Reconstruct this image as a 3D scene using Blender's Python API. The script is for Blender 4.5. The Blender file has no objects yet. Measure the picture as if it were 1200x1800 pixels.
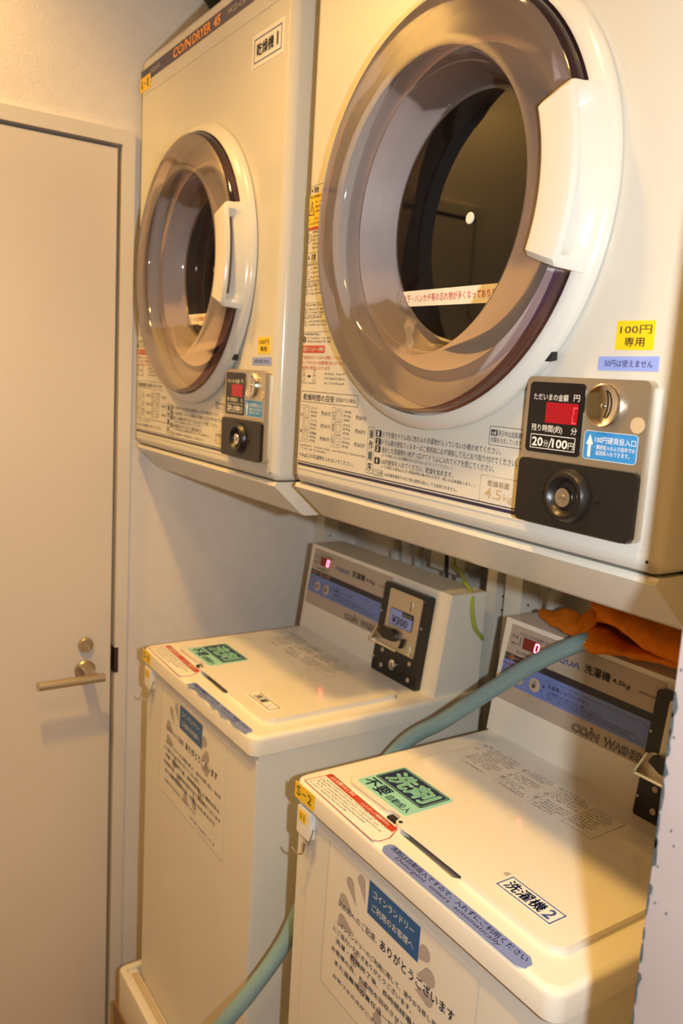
import bpy, bmesh, math, random
from mathutils import Vector, Matrix
random.seed(7)
scn = bpy.context.scene
COL = scn.collection
V = Vector
ZO = 1.70                      # height of the measuring origin above the floor

# ------------------------------------------------------------------ camera
FWD = V((-0.82073, 0.54867, -0.15923)); RGT = V((0.54689, 0.83514, 0.05883)); UPV = V((-0.16526, 0.03880, 0.98549))
CAM = V((0.9952, -0.5780, -0.1027 + ZO))
cd = bpy.data.cameras.new('camera'); cam = bpy.data.objects.new('camera', cd); COL.objects.link(cam)
m3 = Matrix((RGT, UPV, -FWD)).transposed()
cam.matrix_world = Matrix.Translation(CAM) @ m3.to_4x4()
cd.sensor_fit = 'VERTICAL'; cd.sensor_height = 36; cd.sensor_width = 24; cd.lens = 1446.5 / 1800 * 36
cd.clip_start = 0.02
cd.dof.use_dof = True; cd.dof.focus_distance = 0.85; cd.dof.aperture_fstop = 8.0
scn.camera = cam

# ------------------------------------------------------------------ world, lights, exposure
w = bpy.data.worlds.new('world'); scn.world = w; w.use_nodes = True
w.node_tree.nodes['Background'].inputs[0].default_value = (1.0, 0.58, 0.20, 1)
w.node_tree.nodes['Background'].inputs[1].default_value = 0.20
FLASH_W, LAMP_W, LAMP2_W, LAMP3_W = 27.5, 64.0, 41.0, 23.0
ld = bpy.data.lights.new('camera_flash', 'SPOT'); ld.energy = FLASH_W; ld.color = (0.91, 0.97, 1.0)
ld.spot_size = math.radians(130); ld.spot_blend = 0.3; ld.shadow_soft_size = 0.012
fl = bpy.data.objects.new('camera_flash', ld); COL.objects.link(fl)
fl.matrix_world = Matrix.Translation(CAM + RGT * 0.112) @ m3.to_4x4()
LAMPS = []
for nm, loc, en, ang, bl, aim in (('downlight', V((0.06, -0.45, 0.86 + ZO)), LAMP_W, 104, 1.0, (0, 0, -1)), ('downlight', V((-0.46, -0.74, 0.86 + ZO)), LAMP2_W, 132, 0.5, (-0.42, 0, -0.91)), ('downlight', V((0.72, -0.45, 0.86 + ZO)), LAMP3_W, 104, 1.0, (0, 0, -1))):
    ll = bpy.data.lights.new(nm, 'SPOT'); ll.energy = en; ll.color = (1.0, 0.56, 0.13)
    ll.spot_size = math.radians(ang); ll.spot_blend = bl; ll.shadow_soft_size = 0.05
    lo = bpy.data.objects.new(nm, ll); COL.objects.link(lo); lo.location = loc; lo.rotation_euler = V(aim).to_track_quat('-Z', 'Y').to_euler(); LAMPS.append(loc)
scn.view_settings.view_transform = 'Standard'; scn.view_settings.look = 'None'
scn.view_settings.exposure = 0.0; scn.view_settings.gamma = 1.0; scn.view_settings.use_curve_mapping = False
scn.cycles.max_bounces = 10; scn.cycles.transparent_max_bounces = 16
scn.cycles.use_denoising = True
scn.cycles.caustics_reflective = False; scn.cycles.caustics_refractive = False

# ------------------------------------------------------------------ materials
MATS = {}
def mat(name, col, rough=0.4, metal=0.0, emit=None, es=0.0, coat=0.0, noise=0.0, nscale=30.0, bump=0.0, bscale=200.0, spec=0.5):
    m = bpy.data.materials.new(name); m.use_nodes = True; nt = m.node_tree; b = nt.nodes['Principled BSDF']
    b.inputs['Base Color'].default_value = (*col, 1); b.inputs['Roughness'].default_value = rough
    b.inputs['Metallic'].default_value = metal; b.inputs['Coat Weight'].default_value = coat
    b.inputs['Coat Roughness'].default_value = 0.06; b.inputs['Specular IOR Level'].default_value = spec
    if emit: b.inputs['Emission Color'].default_value = (*emit, 1); b.inputs['Emission Strength'].default_value = es
    tc = nt.nodes.new('ShaderNodeTexCoord')
    if noise:
        n = nt.nodes.new('ShaderNodeTexNoise'); n.inputs['Scale'].default_value = nscale; n.inputs['Detail'].default_value = 6
        r = nt.nodes.new('ShaderNodeValToRGB')
        r.color_ramp.elements[0].position = 0.3; r.color_ramp.elements[1].position = 0.7
        r.color_ramp.elements[0].color = (*[c * (1 - noise) for c in col], 1); r.color_ramp.elements[1].color = (*[min(1, c * (1 + noise * 0.5)) for c in col], 1)
        nt.links.new(tc.outputs['Object'], n.inputs['Vector']); nt.links.new(n.outputs['Fac'], r.inputs['Fac']); nt.links.new(r.outputs['Color'], b.inputs['Base Color'])
    if bump:
        n2 = nt.nodes.new('ShaderNodeTexNoise'); n2.inputs['Scale'].default_value = bscale; n2.inputs['Detail'].default_value = 4
        bp = nt.nodes.new('ShaderNodeBump'); bp.inputs['Strength'].default_value = bump; bp.inputs['Distance'].default_value = 0.002
        nt.links.new(tc.outputs['Object'], n2.inputs['Vector']); nt.links.new(n2.outputs['Fac'], bp.inputs['Height']); nt.links.new(bp.outputs['Normal'], b.inputs['Normal'])
    MATS[name] = m
    return m
def glass(name, tint, gloss_rough=0.04, ior=1.5, haze=0.0, hazecol=(0.5, 0.45, 0.42)):
    m = bpy.data.materials.new(name); m.use_nodes = True; nt = m.node_tree; nt.nodes.clear()
    out = nt.nodes.new('ShaderNodeOutputMaterial'); t = nt.nodes.new('ShaderNodeBsdfTransparent'); t.inputs[0].default_value = (*tint, 1)
    g = nt.nodes.new('ShaderNodeBsdfGlossy'); g.inputs['Color'].default_value = (1, 1, 1, 1); g.inputs['Roughness'].default_value = gloss_rough
    f = nt.nodes.new('ShaderNodeFresnel'); f.inputs['IOR'].default_value = ior
    mx = nt.nodes.new('ShaderNodeMixShader'); src = t
    if haze:
        d = nt.nodes.new('ShaderNodeBsdfDiffuse'); d.inputs[0].default_value = (*hazecol, 1)
        mh = nt.nodes.new('ShaderNodeMixShader'); mh.inputs[0].default_value = haze
        nt.links.new(t.outputs[0], mh.inputs[1]); nt.links.new(d.outputs[0], mh.inputs[2]); src = mh
    nt.links.new(f.outputs[0], mx.inputs[0]); nt.links.new(src.outputs[0], mx.inputs[1]); nt.links.new(g.outputs[0], mx.inputs[2])
    nt.links.new(mx.outputs[0], out.inputs['Surface']); MATS[name] = m
    return m
CREAM = mat('cream_enamel', (0.64, 0.62, 0.56), 0.22, coat=0.15, noise=0.02, nscale=8)
CREAM2 = mat('washer_cream_plastic', (0.80, 0.765, 0.685), 0.30, noise=0.03, nscale=6)
WBODY = mat('washer_body_steel', (0.76, 0.735, 0.665), 0.38, noise=0.03, nscale=6)
LIDM = mat('washer_lid_gloss', (0.80, 0.765, 0.685), 0.09, coat=0.4)
RINGM = mat('door_ring_plastic', (0.67, 0.645, 0.585), 0.20, coat=0.2)
BOWL = glass('smoky_bowl_plastic', (0.91, 0.85, 0.84), 0.06, 1.45, 0.16, (0.60, 0.50, 0.475))
WINDOW = glass('dark_window_plastic', (0.34, 0.28, 0.22), 0.03, 1.45, 0.0)
RIM = glass('purple_rim_plastic', (0.30, 0.22, 0.30), 0.08, 1.5, 0.08, (0.16, 0.10, 0.16))
SEAL = mat('grey_seal', (0.64, 0.58, 0.57), 0.45, noise=0.12, nscale=9)
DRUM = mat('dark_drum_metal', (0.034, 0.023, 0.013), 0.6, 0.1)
SILVER = mat('brushed_silver_plate', (0.60, 0.54, 0.44), 0.34, 0.85, bump=0.08, bscale=60)
CHROME = mat('chrome', (0.80, 0.78, 0.74), 0.14, 1.0)
STEELH = mat('satin_nickel', (0.60, 0.50, 0.38), 0.33, 0.9)
BLACKP = mat('black_plastic', (0.013, 0.011, 0.010), 0.34, bump=0.12, bscale=420)
BLACKG = mat('black_gloss_panel', (0.010, 0.009, 0.010), 0.12)
INK = mat('black_ink', (0.025, 0.022, 0.030), 0.45)
INKG = mat('grey_ink', (0.10, 0.09, 0.11), 0.5)
INKN = mat('navy_ink', (0.030, 0.024, 0.060), 0.4)
BAND = mat('navy_band', (0.060, 0.042, 0.085), 0.35)
ORANGEI = mat('orange_ink', (0.95, 0.36, 0.03), 0.4)
SILVERI = mat('silver_ink', (0.55, 0.50, 0.46), 0.35)
BEIGEI = mat('beige_ink', (0.52, 0.40, 0.25), 0.45)
WHITEI = mat('white_ink', (0.85, 0.84, 0.80), 0.4)
REDI = mat('red_ink', (0.50, 0.050, 0.018), 0.4)
BLUEI = mat('blue_ink', (0.045, 0.085, 0.32), 0.4)
WHITES = mat('white_sticker', (0.82, 0.80, 0.76), 0.35)
YELLOW = mat('yellow_sticker', (0.90, 0.60, 0.012), 0.35)
PERI = mat('periwinkle_sticker', (0.28, 0.37, 0.82), 0.4)
BLUESTK = mat('blue_sticker', (0.19, 0.25, 0.55), 0.4)
CYANB = mat('azure_label', (0.035, 0.25, 0.60), 0.3)
NOTICEB = mat('notice_blue', (0.022, 0.105, 0.30), 0.4)
GREENS = mat('mint_sticker', (0.30, 0.66, 0.58), 0.35)
NAVYS = mat('navy_block', (0.018, 0.028, 0.085), 0.35)
OVER = mat('taupe_overlay', (0.44, 0.37, 0.31), 0.32)
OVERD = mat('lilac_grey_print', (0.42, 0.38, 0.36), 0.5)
BLUEB = mat('control_blue_band', (0.15, 0.22, 0.56), 0.35)
BUTTON = mat('tan_button', (0.50, 0.40, 0.29), 0.4)
REDWIN = mat('red_display_window', (0.22, 0.005, 0.012), 0.12, emit=(0.9, 0.004, 0.012), es=0.22)
REDDARK = mat('dark_red_window', (0.10, 0.004, 0.006), 0.15, emit=(0.6, 0.005, 0.01), es=0.08)
LED = mat('red_led_digit', (0.9, 0.10, 0.12), 0.3, emit=(1.0, 0.045, 0.07), es=28.0)
LEDSOFT = mat('red_led_segment', (0.8, 0.05, 0.06), 0.3, emit=(1.0, 0.05, 0.06), es=1.6)
FILM = mat('laminate_film', (0.78, 0.745, 0.67), 0.22)
FILMEDGE = mat('film_edge', (0.50, 0.46, 0.39), 0.3)
WALLM = mat('wallpaper', (0.85, 0.80, 0.75), 0.75, noise=0.03, nscale=40, bump=0.45, bscale=260)
BACKM = mat('back_wallpaper', (0.82, 0.79, 0.75), 0.8, noise=0.03, nscale=40, bump=0.35, bscale=260)
DOORM = mat('door_laminate', (0.78, 0.71, 0.635), 0.38, noise=0.02, nscale=5)
FRAMEM = mat('door_frame_paint', (0.78, 0.73, 0.66), 0.45)
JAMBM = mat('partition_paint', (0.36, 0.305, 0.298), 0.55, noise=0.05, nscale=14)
CHIP = mat('chipped_grey_underlayer', (0.07, 0.085, 0.095), 0.8, noise=0.3, nscale=200)
CEILM = mat('ceiling_paint', (0.75, 0.71, 0.64), 0.9)
FLOORM = mat('wood_floor', (0.30, 0.15, 0.055), 0.45, noise=0.25, nscale=12)
PANM = mat('pan_plastic', (0.70, 0.66, 0.58), 0.35)
POSTM = mat('post_white_steel', (0.75, 0.73, 0.66), 0.35)
PIPEM = mat('pale_pipe', (0.62, 0.60, 0.56), 0.4)
DARKHOLE = mat('dark_hole', (0.012, 0.011, 0.010), 0.7)
WIREM = mat('green_yellow_wire', (0.36, 0.44, 0.06), 0.4)
DARKW = mat('dark_rubber', (0.02, 0.02, 0.018), 0.6)
TOWEL = mat('orange_towel', (0.78, 0.215, 0.012), 0.95, noise=0.12, nscale=60, bump=0.9, bscale=700, spec=0.1)
LAMPM = mat('lamp_diffuser', (0.9, 0.85, 0.7), 0.5, emit=(1.0, 0.62, 0.22), es=18.0)
PLATEM = mat('strike_plate_metal', (0.10, 0.065, 0.05), 0.4, 0.7)
def hose_material():
    m = mat('braided_blue_hose', (0.14, 0.27, 0.31), 0.28); nt = m.node_tree; b = nt.nodes['Principled BSDF']
    uv = nt.nodes.new('ShaderNodeUVMap'); sp = nt.nodes.new('ShaderNodeSeparateXYZ'); nt.links.new(uv.outputs[0], sp.inputs[0])
    def fam(sign):
        a = nt.nodes.new('ShaderNodeMath'); a.operation = 'MULTIPLY'; a.inputs[1].default_value = 1500.0; nt.links.new(sp.outputs[0], a.inputs[0])
        c = nt.nodes.new('ShaderNodeMath'); c.operation = 'MULTIPLY'; c.inputs[1].default_value = sign * 2 * math.pi * 20; nt.links.new(sp.outputs[1], c.inputs[0])
        s = nt.nodes.new('ShaderNodeMath'); s.operation = 'ADD'; nt.links.new(a.outputs[0], s.inputs[0]); nt.links.new(c.outputs[0], s.inputs[1])
        q = nt.nodes.new('ShaderNodeMath'); q.operation = 'SINE'; nt.links.new(s.outputs[0], q.inputs[0]); return q
    f1, f2 = fam(1), fam(-1)
    mx = nt.nodes.new('ShaderNodeMath'); mx.operation = 'MAXIMUM'; nt.links.new(f1.outputs[0], mx.inputs[0]); nt.links.new(f2.outputs[0], mx.inputs[1])
    r = nt.nodes.new('ShaderNodeValToRGB'); r.color_ramp.elements[0].position = 0.72; r.color_ramp.elements[1].position = 0.98
    r.color_ramp.elements[0].color = (0.115, 0.23, 0.27, 1); r.color_ramp.elements[1].color = (0.36, 0.48, 0.50, 1)
    nt.links.new(mx.outputs[0], r.inputs[0]); nt.links.new(r.outputs[0], b.inputs['Base Color'])
    return m
HOSEM = hose_material()

# ------------------------------------------------------------------ mesh builder
_txt = {}
def glyphs(s, bold=0.0):
    k = (s, bold)
    if k not in _txt:
        c = bpy.data.curves.new('tmp', 'FONT'); c.body = s; c.offset = bold; c.resolution_u = 2
        o = bpy.data.objects.new('tmp', c); COL.objects.link(o)
        dg = bpy.context.evaluated_depsgraph_get(); oe = o.evaluated_get(dg); me = oe.to_mesh()
        vs = [(v.co.x, v.co.y) for v in me.vertices]; fs = [tuple(p.vertices) for p in me.polygons]
        oe.to_mesh_clear(); bpy.data.objects.remove(o); bpy.data.curves.remove(c)
        _txt[k] = (vs, fs)
    return _txt[k]

class Frame:
    """a flat face to print on: point(u, v, h) with h along the outward normal"""
    def __init__(s, o, u, v, n): s.o, s.u, s.v, s.n = V(o), V(u), V(v), V(n)
    def p(s, u, v, h=0.0): return s.o + s.u * u + s.v * v + s.n * h

class MB:
    def __init__(s): s.bm = bmesh.new(); s.mats = []; s.uv = None
    def mi(s, m):
        if m not in s.mats: s.mats.append(m)
        return s.mats.index(m)
    def face(s, pts, m, smooth=False):
        vs = [s.bm.verts.new(p) for p in pts]; f = s.bm.faces.new(vs); f.material_index = s.mi(m); f.smooth = smooth; return f
    def _finish(s, geom_verts, m, bevel, seg):
        vs = set(geom_verts); fs = [f for f in s.bm.faces if all(v in vs for v in f.verts)]
        for f in fs: f.material_index = s.mi(m)
        if bevel:
            es = [e for e in s.bm.edges if e.verts[0] in vs and e.verts[1] in vs and len(e.link_faces) == 2 and e.calc_face_angle(0) > 0.35]
            r = bmesh.ops.bevel(s.bm, geom=es, offset=bevel, segments=seg, profile=0.5, affect='EDGES', clamp_overlap=True)
            for f in r['faces']: f.material_index = s.mi(m); f.smooth = True
    def box(s, x0, x1, y0, y1, z0, z1, m, bevel=0.0, seg=3):
        c = [(x, y, z) for x in (x0, x1) for y in (y0, y1) for z in (z0, z1)]
        vs = [s.bm.verts.new(p) for p in c]
        for q in ((0, 1, 3, 2), (4, 6, 7, 5), (0, 4, 5, 1), (2, 3, 7, 6), (0, 2, 6, 4), (1, 5, 7, 3)): s.bm.faces.new([vs[i] for i in q])
        s._finish(vs, m, bevel, seg); return s
    def prism(s, pts, m, fr, h0, h1, bevel=0.0, seg=3):
        """polygon pts (u,v) in frame fr, extruded from h0 to h1"""
        a = [s.bm.verts.new(fr.p(u, v, h0)) for u, v in pts]; b = [s.bm.verts.new(fr.p(u, v, h1)) for u, v in pts]
        n = len(pts); s.bm.faces.new(a[::-1]); s.bm.faces.new(b)
        for i in range(n): s.bm.faces.new((a[i], a[(i + 1) % n], b[(i + 1) % n], b[i]))
        s._finish(a + b, m, bevel, seg); return s
    def flat(s, pts, m, fr, h): s.face([fr.p(u, v, h) for u, v in pts], m); return s
    def rect(s, u0, u1, v0, v1, m, fr, h): return s.flat([(u0, v0), (u1, v0), (u1, v1), (u0, v1)], m, fr, h)
    def sheet(s, pts, m, fr, h, t=0.0004):   # a thin sticker lying on the face
        return s.prism(pts, m, fr, h, h + t)
    def line(s, pts, wd, m, fr, h, closed=False):
        n = len(pts)
        for i in range(n if closed else n - 1):
            a, b = V((*pts[i], 0)), V((*pts[(i + 1) % n], 0)); d = (b - a)
            if d.length < 1e-7: continue
            d.normalize(); q = V((-d.y, d.x, 0)) * wd / 2; a -= d * wd / 2; b += d * wd / 2
            s.flat([(a + q)[:2], (a - q)[:2], (b - q)[:2], (b + q)[:2]], m, fr, h)
        return s
    def text(s, st, u0, u1, v0, v1, m, fr, h, bold=0.0, shear=0.0, vert=False):
        if vert:
            n = len(st); dv = (v1 - v0) / n
            for i, ch in enumerate(st): s.text(ch, u0, u1, v1 - (i + 0.92) * dv, v1 - (i + 0.08) * dv, m, fr, h, bold)
            return s
        if bold and any(ord(ch) > 0x2e00 for ch in st):
            d = bold * (v1 - v0) * 0.9
            for du, dv in ((-d, 0), (d, 0), (0, -d), (0, d)): s.text(st, u0 + d + du, u1 - d + du, v0 + d + dv, v1 - d + dv, m, fr, h, 0, shear)
            return s
        vs, fs = glyphs(st, bold)
        if not vs: return s
        x0, x1 = min(v[0] for v in vs), max(v[0] for v in vs); y0, y1 = min(v[1] for v in vs), max(v[1] for v in vs)
        vv = []
        for x, y in vs:
            b = (y - y0) / max(y1 - y0, 1e-6)
            vv.append(s.bm.verts.new(fr.p(u0 + (x - x0) / max(x1 - x0, 1e-6) * (u1 - u0) + shear * b * (v1 - v0), v0 + b * (v1 - v0), h)))
        k = s.mi(m)
        for f in fs:
            try: ff = s.bm.faces.new([vv[i] for i in f]); ff.material_index = k
            except ValueError: pass
        return s
    def greek(s, u0, u1, v0, v1, m, fr, h, rnd, fill=1.0):   # illegible fine print: one row of tiny strokes
        hh = v1 - v0; u = u0; end = u0 + (u1 - u0) * fill; t = hh * 0.17
        while u + hh * 0.9 < end:
            k = rnd.random()
            if k > 0.07:
                a, b = u + hh * 0.06, u + hh * 0.84
                for j in range(rnd.randint(1, 3)):
                    y = v0 + hh * rnd.uniform(0.08, 0.85); s.rect(a + hh * rnd.uniform(0, .2), b - hh * rnd.uniform(0, .2), y, y + t, m, fr, h)
                x = rnd.uniform(a, b - t); s.rect(x, x + t, v0 + hh * rnd.uniform(0, .3), v1 - hh * rnd.uniform(0, .2), m, fr, h)
            u += hh * 0.98
        return s
    def loft(s, rings, m, closed=True, smooth=True, cap=False):
        k = s.mi(m); L = [[s.bm.verts.new(p) for p in r] for r in rings]; n = len(L[0])
        for i in range(len(L) - 1):
            for j in range(n if closed else n - 1):
                f = s.bm.faces.new((L[i][j], L[i][(j + 1) % n], L[i + 1][(j + 1) % n], L[i + 1][j])); f.material_index = k; f.smooth = smooth
        if cap:
            for r in (L[0], L[-1]):
                f = s.bm.faces.new(r); f.material_index = k
        return L
    def lathe(s, prof, cx, cz, m, seg=96, a0=0.0, a1=None, center_fill=False):
        """prof: (radius, y) revolved about the y axis through (cx, cz)"""
        full = a1 is None; a1 = a0 + 2 * math.pi if full else a1; n = seg if full else seg + 1
        rings = []
        for r, y in prof: rings.append([V((cx + r * math.cos(a0 + (a1 - a0) * j / seg), y, cz + r * math.sin(a0 + (a1 - a0) * j / seg))) for j in range(n)])
        L = s.loft(rings, m, closed=full)
        if center_fill:
            f = s.bm.faces.new(L[-1]); f.material_index = s.mi(m)
        return L
    def turned(s, prof, fr, u, v, m, seg=32, cap=True):
        """prof (radius, h) revolved about the normal of fr at (u, v)"""
        rings = [[fr.p(u + r * math.cos(2 * math.pi * j / seg), v + r * math.sin(2 * math.pi * j / seg), h) for j in range(seg)] for r, h in prof]
        L = s.loft(rings, m)
        if cap: f = s.bm.faces.new(L[-1]); f.material_index = s.mi(m)
        return L
    def tube(s, pts, r, m, seg=12, res=6, uv=False, cap=True):
        P = [V(p) for p in pts]; Q = []
        for i in range(len(P) - 1):
            p0, p1, p2, p3 = P[max(i - 1, 0)], P[i], P[i + 1], P[min(i + 2, len(P) - 1)]
            for k in range(res):
                t = k / res; Q.append(0.5 * ((2 * p1) + (p2 - p0) * t + (2 * p0 - 5 * p1 + 4 * p2 - p3) * t * t + (3 * p1 - p0 - 3 * p2 + p3) * t ** 3))
        Q.append(P[-1]); rings = []; nrm = None; L = [0.0]
        for i, q in enumerate(Q):
            d = (Q[min(i + 1, len(Q) - 1)] - Q[max(i - 1, 0)]).normalized()
            if nrm is None: nrm = d.orthogonal().normalized()
            nrm = (nrm - d * nrm.dot(d)).normalized(); bn = d.cross(nrm)
            rings.append([q + (nrm * math.cos(2 * math.pi * j / seg) + bn * math.sin(2 * math.pi * j / seg)) * r for j in range(seg)])
            if i: L.append(L[-1] + (q - Q[i - 1]).length)
        k = s.mi(m); ring = [[s.bm.verts.new(p) for p in rr] for rr in rings]
        if uv: s.uv = s.bm.loops.layers.uv.verify()
        for i in range(len(ring) - 1):
            for j in range(seg):
                jj = (j + 1) % seg
                f = s.bm.faces.new((ring[i][j], ring[i][jj], ring[i + 1][jj], ring[i + 1][j])); f.material_index = k; f.smooth = True
                if uv:
                    for lp, uvv in zip(f.loops, ((L[i], j / seg), (L[i], (j + 1) / seg), (L[i + 1], (j + 1) / seg), (L[i + 1], j / seg))): lp[s.uv].uv = uvv
        if cap:
            for rr in (ring[0], ring[-1]): f = s.bm.faces.new(rr); f.material_index = k
        return s
    def holed(s, outer, holes, m, fr, h):
        """flat face with holes"""
        es = []
        loops = []
        for lp in [outer] + holes:
            vs = [s.bm.verts.new(fr.p(u, v, h)) for u, v in lp]; loops.append(vs)
            for i in range(len(vs)): es.append(s.bm.edges.new((vs[i], vs[(i + 1) % len(vs)])))
        r = bmesh.ops.triangle_fill(s.bm, use_beauty=True, use_dissolve=False, edges=es)
        for g in r['geom']:
            if isinstance(g, bmesh.types.BMFace): g.material_index = s.mi(m)
        return loops
    def build(s, name, parent=None, recalc=False, origin=None):
        if recalc: bmesh.ops.recalc_face_normals(s.bm, faces=s.bm.faces[:])
        s.bm.normal_update()
        for e in s.bm.edges:
            if len(e.link_faces) == 2 and e.calc_face_angle(0) > 0.62: e.smooth = False
        o3 = V(origin) if origin is not None else (V(parent['_o']) if parent is not None else V((0, 0, 0)))
        bmesh.ops.translate(s.bm, verts=s.bm.verts[:], vec=-o3)
        me = bpy.data.meshes.new(name); s.bm.to_mesh(me); s.bm.free()
        for q in s.mats: me.materials.append(q)
        o = bpy.data.objects.new(name, me); COL.objects.link(o)
        o['_o'] = list(o3)
        if parent is not None: o.parent = parent
        else: o.location = o3 + V((0, 0, ZO))
        return o

def thing(name, label, cat, origin, group=None):
    o = bpy.data.objects.new(name, None); COL.objects.link(o); o.empty_display_size = 0.05
    o.location = V(origin) + V((0, 0, ZO)); o['_o'] = list(origin); o['label'] = label; o['category'] = cat
    if group: o['group'] = group
    return o
def tag(o, label, cat, group=None):
    o['label'] = label; o['category'] = cat
    if group: o['group'] = group
    return o
def structure(o): o['kind'] = 'structure'; return o
def copy_tree(o, parent=None, skip=()):
    c = o.copy(); COL.objects.link(c)
    if parent is not None: c.parent = parent
    for ch in [q for q in o.children]:
        if ch.name.split('.')[0] in skip: continue
        copy_tree(ch, c, skip)
    return c
def rrect(u0, u1, v0, v1, r, n=5):
    pts = []
    for cx, cy, a in ((u1 - r, v1 - r, 0), (u0 + r, v1 - r, 90), (u0 + r, v0 + r, 180), (u1 - r, v0 + r, 270)):
        for k in range(n + 1):
            t = math.radians(a + 90 * k / n); pts.append((cx + r * math.cos(t), cy + r * math.sin(t)))
    return pts
def circle(u, v, r, n=64): return [(u + r * math.cos(2 * math.pi * k / n), v + r * math.sin(2 * math.pi * k / n)) for k in range(n)]

# ------------------------------------------------------------------ the room
FLOOR = -ZO; CEIL = 0.93; WX = -0.655; BY = 0.57; JX, JY = 0.7053, -0.126
b = MB(); b.box(-1.0, 2.2, -2.6, 1.0, FLOOR - 0.1, FLOOR, FLOORM); structure(b.build('floor'))
b = MB(); b.box(-1.0, 2.2, -2.6, 1.0, CEIL, CEIL + 0.1, CEILM); structure(b.build('ceiling'))
PLAT, PLY = -1.434, -0.0630                     # raised wooden floor of the alcove
b = MB(); b.box(-.532, JX - .0005, PLY, BY - .0005, FLOOR + .0005, PLAT, FLOORM, .006, 3); structure(b.build('floor_platform'))
DY0, DY1, DZ = -0.80, -0.036, 0.3155          # door opening in the left wall
b = MB(); b.box(WX - 0.14, WX, -0.012, BY, FLOOR, CEIL, WALLM); b.box(WX - 0.14, WX, -2.6, -0.826, FLOOR, CEIL, WALLM); b.box(WX - 0.14, WX, -0.826, -0.012, DZ + 0.026, CEIL, WALLM)
structure(b.build('wall_left'))
b = MB(); b.box(WX - 0.14, 2.2, BY, BY + 0.12, FLOOR, CEIL, BACKM); structure(b.build('wall_back'))
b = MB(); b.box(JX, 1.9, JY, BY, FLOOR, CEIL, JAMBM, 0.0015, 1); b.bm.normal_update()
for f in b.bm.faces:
    if f.normal.x < -0.9: f.material_index = b.mi(FRAMEM)  # unseen side face made paler to bounce light onto the right dryer
wr = structure(b.build('wall_right'))
# flaked paint along the free edge of the partition
rc = random.Random(11); b = MB()
def chip(fr, u, v, ru, rv):
    n = rc.randint(7, 10); ph = rc.uniform(0, 6.28)
    pts = [(u + ru * math.cos(2 * math.pi * k / n + ph) * rc.uniform(.55, 1.1), v + rv * math.sin(2 * math.pi * k / n + ph) * rc.uniform(.55, 1.1)) for k in range(n)]
    pts = [(max(p[0], 0.0), p[1]) for p in pts]
    b.prism(pts, CHIP, fr, 0.0, 0.0004)
frJ = Frame((JX, JY, 0), (1, 0, 0), (0, 0, 1), (0, -1, 0)); frJ2 = Frame((JX, JY, 0), (0, 1, 0), (0, 0, 1), (-1, 0, 0))
z = -0.305
while z > -1.2:
    L = rc.uniform(0.004, 0.013)
    chip(frJ, 0.0004, z, rc.uniform(.0010, .0030), L * rc.uniform(.7, 1.3)); chip(frJ2, 0.0004, z, rc.uniform(.001, .003), L)
    if rc.random() < 0.10: chip(frJ, rc.uniform(.004, .02), z - rc.uniform(0, .01), .0009, .0013)
    z -= L * rc.uniform(0.9, 3.2)
for u, v in ((.0025, -.268), (.0035, -.312), (.010, -.372), (.013, -.381), (.004, -.40), (.0055, -.425)): chip(frJ, u, v, .0008, .0011)
chip(frJ, 0.001, -.292, .0025, .010)
b.build('chipped_paint', wr)
# door and its frame
b = MB(); FX = WX + 0.012
b.box(WX - 0.06, FX, DY1, -0.0105, FLOOR, DZ, FRAMEM, 0.002, 2)
b.box(WX - 0.06, FX, -0.826, DY0, FLOOR, DZ, FRAMEM, 0.002, 2)
b.box(WX - 0.06, FX, -0.826, -0.0105, DZ, DZ + 0.027, FRAMEM, 0.002, 2)
fr_ = structure(b.build('trim_1'))
b = MB(); b.box(WX - 0.03, WX - 0.006, DY1 - 0.0075, DY1 + 0.0, -0.741, -0.692, PLATEM, 0.001); b.box(WX - .03, FX + .0006, DY1 - .001, DY1 + .0075, -0.744, -0.689, PLATEM, 0.001)
b.build('strike_plate', fr_)
DXF = WX + 0.009
b = MB(); b.box(WX - 0.032, DXF, DY0 + 0.004, DY1 - 0.0085, FLOOR + 0.006, DZ - 0.0085, DOORM, 0.0012, 2); door = structure(b.build('door_1'))
b = MB(); b.box(WX - 0.05, WX - 0.034, DY0 + 0.001, DY1 - 0.001, FLOOR, DZ - 0.001, DARKHOLE); structure(b.build('door_gap_shade'))  # near-black sheet behind the leaf, painted shade for the gap around the door
frD = Frame((DXF, 0, 0), (0, 1, 0), (0, 0, 1), (1, 0, 0))
ly, lz = -0.098, -0.7295
b = MB(); b.turned([(.021, 0), (.021, .006), (.019, .008), (.0, .008)], frD, ly, lz, STEELH, 40, False); 
b.prism(rrect(ly - .009, ly + .012, lz - .011, lz + .009, .002), STEELH, frD, 0.006, 0.052, .001)
b.tube([(DXF + .050, ly + .026, lz - .003), (DXF + .050, ly - .040, lz - .003), (DXF + .050, ly - .104, lz - .003)], .0088, STEELH, 24)
b.build('door_handle', door)
b = MB(); lk = -0.6745
b.turned([(.0155, 0), (.0155, .006), (.0135, .009), (.0, .0095)], frD, ly + .001, lk, STEELH, 36, False)
b.turned([(.0055, .0095), (.0052, .011), (0, .011)], frD, ly + .001, lk - .004, CHROME, 20, False); b.rect(ly, ly + .0016, lk - .0075, lk - .0005, DARKHOLE, frD, .0112)
b.build('lock_cylinder', door)
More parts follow.
